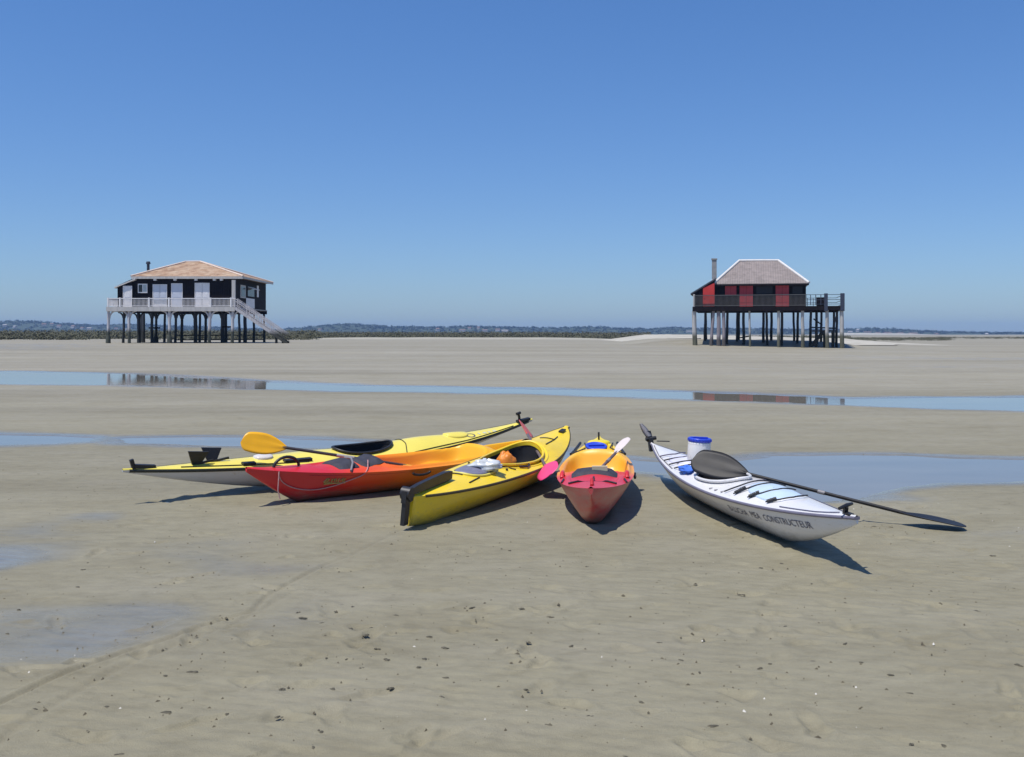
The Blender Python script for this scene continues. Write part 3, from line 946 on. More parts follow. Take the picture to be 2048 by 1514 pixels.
def kayak_c():
    m, yaw, L = place((-0.862, 8.42), (0.6, 12.1))
    root = thing('kayak', 'short bright yellow touring kayak with black rudder at its near end and open dark cockpit', 'kayak', group='kayaks drawn up on the sand')
    frame(root, (m.x, m.y, 0.005), rad(6.0), rad(-1.0), yaw)
    h = Hull(L, 0.70, 0.275, 0.30, 0.47, (0.30, 0.9, 0.05), (0.9, 1.4, 0.36), xm=0.57, n=2.1, m=0.74, crown=0.055,
             humps=((0.72, 0.09, 0.065), (0.40, 0.1, 0.012)), flare=0.28, pw=2.6, endb=0.035)
    hole = Hole(0.17, 0.60, 0.232, 0.32, 2.1)
    h.hull_mesh().build('hull', YEL2, root)
    h.deck_mesh(hole).build('deck', YEL2, root)
    h.sheer_strip(0.016, 0.003, x0=-L / 2 + 0.12).build('seam', mat('dark_olive_seam', (0.07, 0.055, 0.02), 0.5), root)
    coaming(h, hole, 0.013, 0.022, 1.04).build('coaming', YEL2, root)
    mb = MB()
    pts = [(hole.xc + (x - hole.xc) * 1.17, y * 1.18) for x, y in hole.loop(64)]
    mb.tube([(x, y, h.deck(x, y) - 0.006) for x, y in pts], 0.014, 8, closed=True)
    mb.build('deck_rim', YEL2, root)
    well(h, hole, 0.05).build('cockpit', DARK, root)
    # seat inside
    mb = MB()
    rings = []
    for i in range(9):
        t = -1 + i / 4
        rings.append([(-0.02 + 0.03 * t * t, 0.15 * t, 0.10), (-0.08 + 0.04 * t * t, 0.15 * t, 0.28 - 0.05 * t * t), (-0.11 + 0.04 * t * t, 0.15 * t, 0.27 - 0.05 * t * t), (-0.08 + 0.03 * t * t, 0.15 * t, 0.09)])
    mb.loft(rings, closed_u=True, caps=True)
    mb.build('seat_back', PADB, root)
    ht = oval_patch(h, -0.66, 0.29, 0.15, 0.022, dome=0.006).build('hatch', HATCHG, root)
    mb = MB()
    pts = [(-0.66 + (x + 0.66) * 1.0, y) for x, y in Hole(-0.66, 0.31, 0.165, 0, 2.4).loop(48)]
    mb.tube([(x, y, h.deck(x, y) + 0.008) for x, y in pts], 0.012, 7, closed=True)
    mb.build('hatch_rim', mat('pale_yellow_rim', (0.74, 0.64, 0.12), 0.4), root)
    # rudder: upright head plate behind the stern, blade folded forward onto the deck
    xs = -L / 2
    zt = h.zs(xs)
    mb = MB()
    mb.box((xs - 0.105, -0.018, 0.075), (xs - 0.028, 0.018, 0.29))
    mb.box((xs - 0.055, -0.03, 0.27), (xs + 0.02, 0.03, 0.315))
    mb.tube([(xs - 0.06, -0.04, 0.335), (xs - 0.06, 0.04, 0.335)], 0.055, 14)
    mb.box((xs - 0.115, -0.022, 0.26), (xs - 0.01, 0.022, 0.36))
    mb.build('rudder_head', BLACK, root)
    mb = MB()
    z0, z1 = h.deck(xs + 0.1, 0) + 0.035, h.deck(xs + 0.62, 0) + 0.035
    st = [(xs - 0.05, 0.345, 0.035), (xs + 0.10, z0 + 0.01, 0.045), (xs + 0.35, h.deck(xs + 0.35, 0) + 0.045, 0.055), (xs + 0.60, z1 + 0.01, 0.06), (xs + 0.74, h.deck(xs + 0.74, 0) + 0.045, 0.045)]
    rings = [[(x, -0.03, z - w * 0.75), (x, -0.03, z + w * 0.75), (x, 0.01, z + w * 0.75), (x, 0.01, z - w * 0.75)] for x, z, w in st]
    mb.loft(rings, closed_u=True, caps=True, smooth=False)
    mb.build('rudder_blade', BLACK, root)
    y = -0.23
    mb = MB()
    pts = [(-0.10, y), (0.0, y - 0.045), (0.10, y - 0.03), (0.14, y + 0.02)]
    mb.tube([(x, yy, h.deck(x, yy) + 0.018) for x, yy in pts], 0.010, 7)
    mb.build('side_handle', BLACK, root)
    for pts in ([(-0.9, -0.15), (-1.15, -0.16)], [(-1.0, -0.02), (-0.97, 0.14)], [(0.95, -0.12), (1.5, -0.06)], [(1.3, 0.08), (1.33, -0.09)], [(-0.2, 0.2), (-0.3, 0.05), (-0.3, -0.12), (-0.22, -0.24)]):
        h.line_on_deck(pts, 0.006).build('deck_line', BLACK, root)
    xb = L / 2
    mb = MB()
    mb.bar((xb - 0.30, -0.03, h.deck(xb - 0.30, 0) + 0.012), (xb - 0.18, -0.03, h.deck(xb - 0.18, 0) + 0.012), 0.05, 0.018)
    mb.build('bow_fitting', BLACK, root)
    for s in (-1, 1):
        mb = MB()
        mb.tube([(-0.36, s * 0.2, h.deck(-0.36, s * 0.2) + 0.0), (-0.36, s * 0.2, h.deck(-0.36, s * 0.2) + 0.02)], 0.012, 7)
        mb.build('deck_eye', BLACK, root)
    return root, h

def kayak_e():
    m, yaw, L = place((1.60, 11.45), (2.315, 6.75))
    root = thing('kayak', 'white sea kayak with dark lettering along its side and pale blue foredeck hatch, rightmost', 'kayak', group='kayaks drawn up on the sand')
    frame(root, (m.x, m.y, 0.012), rad(7.0), rad(0), yaw)
    h = Hull(L, 0.60, 0.265, 0.37, 0.385, (1.5, 1.5, 0.33), (1.15, 1.35, 0.34), xm=0.50, n=1.85, m=0.97, crown=0.04,
             humps=((0.66, 0.10, 0.055), (0.42, 0.09, 0.02)), flare=0.62, endb=0.014)
    hole = Hole(-0.10, 0.40, 0.20, -0.2)
    h.hull_mesh().build('hull', WHITE, root)
    h.deck_mesh(hole).build('deck', WHITE, root)
    h.sheer_strip(0.016).build('seam', GSEAM, root)
    coaming(h, hole, 0.014, 0.022).build('coaming', WHITE, root)
    well(h, hole).build('cockpit', DARK, root)
    # lettering on the side that faces the camera
    words = [text_mesh(t, 0.080) for t in ('B-LUCHA', 'MEA', 'CONSTRUCTEUR')]
    gap = 0.05
    wmax = sum(max(v.x for v in vs) for vs, fs in words) + 2 * gap
    x0, k, off = L / 2 - 1.80, 1.27 / wmax, 0.0
    for vs, fs in words:
        mb = MB()
        mb.add([hull_at(h, x0 + (v.x + off) * k, h.zs(x0 + (v.x + off) * k) - 0.115 + v.y * 0.95, -1, 0.003) for v in vs], fs)
        mb.build('lettering', LETTER, root)
        off += max(v.x for v in vs) + gap
    # foredeck panel and the four cords across it
    oval_patch(h, 1.02, 0.30, 0.155, 0.012, p=3.0, dome=0.004).build('hatch', PALEBLUE, root)
    for i, x in enumerate((0.62, 0.80, 1.05, 1.34)):
        y = h.b(x) * 0.86
        h.line_on_deck([(x - 0.09, -y), (x, -y * 0.55), (x + 0.05, 0), (x, y * 0.55), (x - 0.09, y)], 0.006, 0.018).build('deck_cord', BLACK, root)
        if i:
            mb = MB()
            for q in range(3):
                t = 0.95 - 0.13 * q
                mb.tube([(x - 0.09 * t, -y * t, h.deck(x - 0.09 * t, -y * t) + 0.018), (x - 0.09 * (t - 0.12), -y * (t - 0.12), h.deck(x, -y * (t - 0.12)) + 0.018)], 0.014, 7)
            mb.build('cord_grip', BLACK, root)
    h.line_on_deck([(1.45, -h.b(1.45) * 0.8), (1.9, -h.b(1.9) * 0.7), (2.15, -0.01)], 0.004).build('deck_line', GSEAM, root)
    oval_patch(h, -1.25, 0.24, 0.13, 0.014, p=2.6, dome=0.006).build('hatch', mat('pale_lavender_hatch', (0.62, 0.62, 0.74), 0.4), root)
    for x in (-1.55, -1.32, -1.08, -0.86):
        y = h.b(x) * 0.82
        h.line_on_deck([(x - 0.06, -y), (x + 0.05, 0), (x - 0.06, y)], 0.007, 0.02).build('deck_cord', BLACK if x > -1.5 else GSEAM, root)
    h.line_on_deck([(-1.0, -h.b(-1.0) * 0.85), (-1.7, -h.b(-1.7) * 0.85), (-2.2, -0.02)], 0.005).build('deck_line', STEEL, root)
    # three small round marks on the side deck
    for x in (0.20, 0.32, 0.46):
        y = -h.b(x) * 0.80
        mb = MB()
        mb.lathe([(0.001, 0.004), (0.017, 0.004), (0.018, 0.0)], 12)
        mb.v = [(a + x, b + y, c + h.deck(x, y) + 0.001) for a, b, c in mb.v]
        mb.build('deck_mark', STEEL, root)
    xb = L / 2
    mb = MB()
    z = h.deck(xb - 0.16, 0)
    mb.bar((xb - 0.17, 0, z - 0.01), (xb - 0.14, 0, z + 0.05), 0.026, 0.026)
    mb.tube([(xb - 0.19, 0.07, z + 0.052), (xb - 0.15, 0.01, z + 0.056), (xb - 0.12, -0.06, z + 0.05)], [0.010, 0.015, 0.010], 8)
    mb.bar((xb - 0.15, 0.0, z + 0.006), (xb - 0.07, 0.0, z + 0.006), 0.035, 0.014)
    mb.build('bow_toggle', BLACK, root)
    # stern rudder cocked up
    xs = -L / 2
    z = h.zs(xs)
    mb = MB()
    mb.box((xs - 0.05, -0.025, z - 0.09), (xs + 0.01, 0.025, z + 0.05))
    mb.tube([(xs - 0.03, -0.05, z + 0.05), (xs - 0.03, 0.07, z + 0.05)], 0.022, 8)
    mb.bar((xs - 0.03, 0.0, z + 0.02), (xs - 0.06, -0.01, z + 0.13), 0.06, 0.04)
    mb.tube([(xs + 0.03, 0.06, z + 0.02), (xs + 0.30, 0.12, h.deck(xs + 0.3, 0.0) + 0.05)], 0.006, 6)
    mb.build('rudder_head', BLACK, root)
    mb = MB()
    st = [(0.08, 0.0, 0.028), (0.13, -0.02, 0.032), (0.18, -0.04, 0.024), (0.225, -0.06, 0.008)]
    rings = [[(xs - 0.03 + dx * 0.9 - w * 0.4, -0.012 + dx, z + q - w * 0), (xs - 0.03 + dx * 0.9, -0.02 + dx - w, z + q), (xs - 0.02 + dx * 0.9 + 0.01, -0.012 + dx, z + q), (xs - 0.03 + dx * 0.9, -0.004 + dx + w, z + q)] for q, dx, w in st]
    mb.loft(rings, closed_u=True, caps=True)
    mb.build('rudder_blade', STEEL, root)
    return root, h

KA, HA = kayak_a()
KB, HB = kayak_b()
KC, HC = kayak_c()
KD, HD = kayak_d()
KE, HE = kayak_e()

# ---------------------------------------------------------------- paddles
def paddle(label, p0, p1, n0, n1, mblade, mshaft, bl=0.46, bw=0.19, m2=None, half=False, mf=None):
    """p0, p1: outer tips of the two blades; n0, n1: the way each blade faces"""
    p0, p1 = Vector(p0), Vector(p1)
    c = (p0 + p1) / 2
    d = (p1 - p0).normalized()
    L = (p1 - p0).length
    z = Vector((0, 0, 1)); z = (z - d * z.dot(d)).normalized()
    y = z.cross(d)
    M = Matrix((d, y, z)).transposed()
    root = thing('paddle', label, 'paddle', c, (0, 0, 0), 'double bladed paddles')
    root.rotation_euler = M.to_euler()
    Mi = M.inverted()
    mb = MB()
    mb.tube([(-L / 2 + bl * 0.75, 0, 0), (-L / 2 + bl, 0, 0), (0, 0, 0), (L / 2 - bl, 0, 0), (L / 2 - bl * 0.75, 0, 0)], [0.010, 0.0155, 0.0155, 0.0155, 0.010], 12)
    mb.build('shaft', mshaft, root)
    mb = MB()
    fl = 0.09 if mf else 0.03
    mb.tube([(fl, 0, 0), (-fl, 0, 0)], 0.0185, 12)
    mb.build('ferrule', mf or STEEL, root)
    for s, n, mm in ((-1, n0, mblade), (1, n1, m2 or mblade))[:1 if half else 2]:
        nl = Mi @ Vector(n)
        nl.x = 0
        nl.normalize()
        wl = Vector((1, 0, 0)).cross(nl)
        top, bot = [], []
        N, K = 22, 8
        for i in range(N + 1):
            t = 1 - (1 - i / N) ** 1.25
            w = bw / 2 * ((0.12 + 0.88 * math.sin(math.pi / 2 * t / 0.58) ** 0.9) if t < 0.58 else (1 - 0.22 * ((t - 0.58) / 0.42) ** 2) * (1 if t < 0.86 else math.sqrt(max(0.05, 1 - ((t - 0.86) / 0.145) ** 2))))
            xx = s * (L / 2 - bl + bl * t)
            cz = 0.02 * t * t
            rt, rb = [], []
            for k in range(K + 1):
                e = -1 + 2 * k / K
                cup = 0.014 * e * e * math.sin(math.pi * t)
                rib = 0.010 * math.exp(-(e / 0.22) ** 2) * (1 - t) ** 0.7
                sk = 0.03 * t * e * bw * s
                base = Vector((xx + sk, 0, 0)) + wl * (w * e)
                th = 0.0045 * (1 - abs(e) ** 4) + 0.001
                rt.append(base + nl * (cz + cup + th + rib))
                rb.append(base + nl * (cz + cup - th - rib))
            top.append(rt); bot.append(rb)
        mb = MB()
        rings = [top[i] + bot[i][::-1] for i in range(N + 1)]
        mb.loft(rings, closed_u=True, caps=True)
        mb.build('blade', mm, root)
    return root

PY = mat('amber_paddle_plastic', (0.80, 0.40, 0.006), 0.35, 0.05, 8)
PP = mat('pink_paddle_light_tone', (0.78, 0.06, 0.20), 0.4, 0.05, 8)
PR = mat('red_orange_paddle_light_tone', (0.68, 0.09, 0.05), 0.4, 0.06, 8)  # one paddle: lit and translucent looks are put into two blade colours
PK = mat('carbon_black_paddle', (0.016, 0.016, 0.019), 0.5, 0.3, 12, spec=0.3)
PW = mat('pale_pink_white_paddle', (0.66, 0.58, 0.56), 0.35, 0.08, 8)
SH = mat('dark_paddle_shaft', (0.045, 0.038, 0.040), 0.4, 0.2, 12)
SHG = mat('grey_brown_paddle_shaft', (0.13, 0.10, 0.10), 0.4, 0.25, 12)

def ray(px, py, d):
    return Vector(((px - CX) / F * d, d, CH - (py - HY) / F * d))

paddle('paddle with amber yellow blade propped over the stern of the lemon decked kayak', ray(483, 882, 10.25), (-0.70, 10.70, 0.165), (0.10, -0.92, 0.42), (0.0, 0.1, 1.0), PY, SH, 0.45, 0.225, mf=WHITE)
paddle('paddle with pink near blade lying between the yellow kayak and the bow on kayak', ray(1103, 953, 9.90), ray(1046, 853, 12.10), (-0.62, -0.35, 0.75), (0.7, -0.45, 0.5), PP, SHG, 0.44, 0.25, PR)
paddle('half paddle with white blade leaning in the well of the bow on kayak', ray(1257, 879, 10.45), (0.70, 9.62, 0.20), (-0.35, -0.55, 0.85), (0, -0.2, 1), PW, SHG, 0.36, 0.10, half=True)
paddle('all black paddle sloping from the white kayak down to the sand', ray(1386, 920, 9.40), (3.70, 8.37, 0.012), (-0.10, -0.85, 0.52), (-0.12, 0.10, 1.0), PK, PK, 0.52, 0.27)

# ---------------------------------------------------------------- loose gear on the boats
def drum(label, loc, r, hgt, tilt=(0, 0, 0)):
    root = thing('drum', label, 'drum', loc, tilt, 'white drums with blue lids')
    mb = MB()
    mb.lathe([(0.001, 0), (r * 0.92, 0), (r, 0.015), (r, hgt * 0.80), (r * 0.985, hgt * 0.83), (r, hgt * 0.86), (r, hgt * 0.90), (r * 0.90, hgt * 0.93), (r * 0.90, hgt * 0.97)], 36)
    mb.build('body', PAINTW, root)
    mb = MB()
    mb.lathe([(r * 0.97, hgt * 0.93), (r * 1.02, hgt * 0.94), (r * 1.02, hgt * 1.04), (r * 0.97, hgt * 1.065), (r * 0.86, hgt * 1.065), (r * 0.82, hgt * 1.03), (r * 0.3, hgt * 1.03), (0.001, hgt * 1.035)], 36)
    for k in range(24):
        a = 2 * math.pi * k / 24
        mb.bar((r * 1.02 * math.cos(a), r * 1.02 * math.sin(a), hgt * 0.95), (r * 1.02 * math.cos(a), r * 1.02 * math.sin(a), hgt * 1.035), 0.008, 0.008)
    mb.bar((-r * 0.75, 0, hgt * 1.045), (r * 0.75, 0, hgt * 1.045), 0.03, 0.03)
    mb.build('lid', BLUE, root)
    return root

xe = KE.location
pe = ray(1393, 940, 10.25)
drum('white drum with blue lid standing upright on the white kayak behind the black blade', (1.85, 10.20, 0.275), 0.112, 0.275, (rad(2), rad(3), 0.3))
drum('white drum with blue lid lying in the stern of the bow on kayak', (0.905, 11.10, 0.235), 0.112, 0.16, (rad(15), 0, rad(6)))

def crumple(name, label, cat, m, loc, size, seed, n=3, rough=0.35, flat=1.0):
    bm_v = MB()
    rnd = random.Random(seed)
    N, K = 14, 20
    rings = []
    ph = [rnd.uniform(0, 6.28) for _ in range(8)]
    for i in range(N + 1):
        th = math.pi * (0.02 + 0.96 * i / N)
        r = []
        for k in range(K):
            a = 2 * math.pi * k / K
            q = 1 + rough * (math.sin(3 * a + ph[0] + 2 * th) * 0.4 + math.sin(5 * a - 3 * th + ph[1]) * 0.3 + math.sin(7 * th + 2 * a + ph[2]) * 0.3) + rnd.uniform(-0.08, 0.08) * rough * 2
            r.append((size[0] * q * math.sin(th) * math.cos(a), size[1] * q * math.sin(th) * math.sin(a), size[2] * (flat * q * math.cos(th) + 0.9)))
        rings.append(r)
    bm_v.loft(rings, closed_u=True, caps=True)
    o = bm_v.build(name, m, None, loc)
    return tag(o, label, cat)

crumple('plastic_bag', 'crumpled pale translucent bag beside the yellow kayak cockpit', 'bag', mat('pale_grey_plastic', (0.55, 0.58, 0.60), 0.25, 0.15, 14), (-0.235, 9.62, 0.315), (0.15, 0.09, 0.055), 3)
crumple('dry_bag', 'small orange bag lying inside the yellow kayak cockpit', 'bag', ORANGEBAG, (-0.06, 10.42, 0.17), (0.10, 0.085, 0.12), 5, rough=0.2)
crumple('blue_cloth', 'bright blue cloth bundle on the white kayak below the drum', 'cloth', BLUECLOTH, (1.66, 9.72, 0.285), (0.075, 0.13, 0.035), 9)

# ------------------------------------------------------------------ houses on stilts
WOODW = mat('white_painted_timber', (0.80, 0.78, 0.78), 0.55, 0.06, 2.0, dirt=((0.45, 0.42, 0.40), 0.66))
WOODG = mat('pale_weathered_timber', (0.50, 0.48, 0.46), 0.75, 0.15, 1.5, stretch=(3, 3, 0.4))
BLACKW = mat('tarred_black_boards', (0.011, 0.008, 0.010), 0.8, 0.35, 1.2, stretch=(5, 5, 0.3), spec=0.15)
REDW = mat('red_painted_boards', (0.42, 0.035, 0.045), 0.6, 0.12, 2.0, stretch=(4, 4, 0.4))
GREYRAIL = mat('grey_painted_rail', (0.10, 0.10, 0.10), 0.6, 0.15, 2)
NAVY = mat('dark_blue_grey_timber', (0.035, 0.045, 0.075), 0.6, 0.2, 2)
GLASS = mat('dark_window_glass', (0.02, 0.025, 0.035), 0.08, 0.2, 1)
METALF = mat('dark_stove_pipe', (0.03, 0.035, 0.055), 0.5, 0.2, 4)
CONCR = mat('grey_cement_chimney', (0.26, 0.26, 0.26), 0.8, 0.12, 3, bmp=0.01, bscale=12)
PALEBL = mat('pale_blue_painted_shutter', (0.60, 0.63, 0.70), 0.5, 0.05, 2)

def stilt_mat(name, top, low, line, wig=0.4):
    """timber with a dark band of weed up to the tide mark"""
    m, nt, b = new_mat(name)
    tc = nt.nodes.new('ShaderNodeTexCoord')
    sp = nt.nodes.new('ShaderNodeSeparateXYZ')
    nt.links.new(tc.outputs['Object'], sp.inputs[0])
    n = noise(nt, tex_coord(nt, (2, 2, 1)), 1.6, 4)
    z = math_n(nt, 'ADD', sp.outputs['Z'], math_n(nt, 'MULTIPLY', math_n(nt, 'SUBTRACT', n, 0.5), wig))
    mr = nt.nodes.new('ShaderNodeMapRange')
    mr.inputs['From Min'].default_value = line - 0.25; mr.inputs['From Max'].default_value = line + 0.25
    nt.links.new(z, mr.inputs['Value'])
    v = tex_coord(nt, (5, 5, 0.5))
    ct = ramp(nt, noise(nt, v, 1.6), [(0.3, tuple(x * 0.75 for x in top)), (0.7, tuple(min(1, x * 1.2) for x in top))])
    cl = ramp(nt, noise(nt, v, 2.2), [(0.3, tuple(x * 0.6 for x in low)), (0.7, tuple(x * 1.4 for x in low))])
    nt.links.new(mix(nt, mr.outputs['Result'], cl, ct), b.inputs['Base Color'])
    b.inputs['Roughness'].default_value = 0.75
    return m

ST_WHITE = stilt_mat('white_stilt_timber', (0.52, 0.50, 0.52), (0.055, 0.060, 0.045), 1.55)
ST_DARK = stilt_mat('shaded_dark_stilt_timber', (0.035, 0.042, 0.060), (0.016, 0.018, 0.014), 1.55)  # dark timber, with the shade under the house put into its tone
ST_GREY = stilt_mat('grey_stilt_timber', (0.42, 0.41, 0.40), (0.10, 0.10, 0.07), 1.3)
ST_BROWN = stilt_mat('brown_grey_stilt_timber', (0.26, 0.23, 0.25), (0.09, 0.08, 0.075), 0.9)
ST_STAIR = stilt_mat('stair_timber', (0.50, 0.48, 0.49), (0.05, 0.05, 0.04), 1.25, 0.6)

def tile_mat(name, cols, sx, sz, flat=0.35):
    """clay tiles: courses and columns differing in tone, lichen stains"""
    m, nt, b = new_mat(name)
    v = tex_coord(nt, (sx, sx, sz))
    vo = nt.nodes.new('ShaderNodeTexVoronoi')
    vo.inputs['Scale'].default_value = 1.0
    nt.links.new(v, vo.inputs['Vector'])
    c1 = ramp(nt, vo.outputs['Color'], [(0.15, cols[0]), (0.5, cols[1]), (0.85, cols[2])])
    big = noise(nt, tex_coord(nt, (0.5, 0.5, 0.9)), 1.1, 5, 0.65)
    c2 = ramp(nt, big, [(0.34, cols[0]), (0.5, cols[1]), (0.66, cols[2])])
    c = mix(nt, flat, c1, c2)
    nt.links.new(c, b.inputs['Base Color'])
    b.inputs['Roughness'].default_value = 0.85
    w = nt.nodes.new('ShaderNodeTexWave')
    w.inputs['Scale'].default_value = 1.3
    w.bands_direction = 'X'
    nt.links.new(tex_coord(nt, (1, 1, 1)), w.inputs['Vector'])
    bump(nt, b, w.outputs['Fac'], 0.5, 0.06)
    return m

TILE_L = tile_mat('terracotta_roof_tiles', ((0.20, 0.115, 0.068), (0.38, 0.245, 0.155), (0.46, 0.36, 0.26)), 2.2, 4.0, 0.6)
TILE_R = tile_mat('weathered_pinkish_tiles', ((0.17, 0.145, 0.135), (0.23, 0.195, 0.185), (0.28, 0.235, 0.22)), 2.6, 4.5, 0.55)
RIDGE = mat('white_mortar_ridge', (0.62, 0.60, 0.58), 0.8, 0.06, 3)
DECKW = mat('weathered_deck_boards', (0.34, 0.32, 0.30), 0.8, 0.15, 1.2, stretch=(0.4, 4, 1))
ROOFD = mat('dark_lean_to_sheet', (0.05, 0.055, 0.075), 0.6, 0.2, 2)

class Site:
    """turns directions seen from the eye into a house's own coordinates, on a plane at depth b behind its front"""
    def __init__(s, X, Y, rot):
        s.o = Vector((X, Y, 0)); s.c, s.s = math.cos(rot), math.sin(rot)
        s.zg = tz(X, Y)
    def at(s, px, py, b):
        rx, ry = (px - CX) / F, 1.0
        # local depth of a point t*(rx,1): -sin*dx + cos*dy
        t = (b + (-s.s * s.o.x + s.c * s.o.y)) / (-s.s * rx + s.c * ry)
        dx, dy = t * rx - s.o.x, t * ry - s.o.y
        return (s.c * dx + s.s * dy, b, CH - (py - HY) / F * t - s.zg)

def stilt(root, x, y, top, w, m, braces=None, foot=0.0, sides=(-1, 1), lean=0.0, rnd=True):
    mb = MB()
    n = 10
    lean += random.uniform(-0.10, 0.10)
    w *= random.uniform(0.9, 1.1)
    segs = [(-0.9, 1.12), (0.15, 1.12), (0.45, 1.06), (1.6, 1.0), (2.6, 0.97), (top, 0.95)]
    pts = [(x + lean * (1 - z / top) + (0.02 * math.sin(z * 2.1 + x) if 0 < z < top else 0), y, z) for z, k in segs]
    mb.tube(pts, [w / 2 * k for z, k in segs], n if rnd else 4)
    if foot:
        mb.tube([(x + lean, y, -0.6), (x + lean, y, 0.55), (x + lean, y, 0.95)], [w * 0.5 + foot, w * 0.5 + foot * 0.9, w * 0.5 + 0.01], n)
    if braces:
        for sx in sides:
            pp = []
            for i in range(7):
                a = math.pi / 2 * i / 6
                pp.append((x + sx * (w / 2 - 0.05 + braces * (1 - math.cos(a))), y, top - braces * 1.15 * (1 - math.sin(a)) - 0.02))
            mb.tube(pp, 0.10, 6)
    return mb.build('stilt', m, root)

def baluster_run(mb, p, q, h, step, w=0.035, z0=0.10):
    p, q = Vector(p), Vector(q)
    n = max(1, int((q - p).length / step))
    for i in range(n + 1):
        c = p.lerp(q, i / n)
        mb.bar(c + Vector((0, 0, z0)), c + Vector((0, 0, h)), w, w)

def hip_roof(x0, x1, y0, y1, ze, rx0, rx1, ry, zr, th=0.16):
    mb = MB()
    A, B_, C_, D = (x0, y0, ze), (x1, y0, ze), (x1, y1, ze), (x0, y1, ze)
    R0, R1 = (rx0, ry, zr), (rx1, ry, zr)
    dn = lambda p: (p[0], p[1], p[2] - th)
    vs = [A, B_, C_, D, R0, R1, dn(A), dn(B_), dn(C_), dn(D)]
    mb.add(vs, [(0, 1, 5, 4), (1, 2, 5), (2, 3, 4, 5), (3, 0, 4), (6, 7, 1, 0), (7, 8, 2, 1), (8, 9, 3, 2), (9, 6, 0, 3), (9, 8, 7, 6)])
    return mb

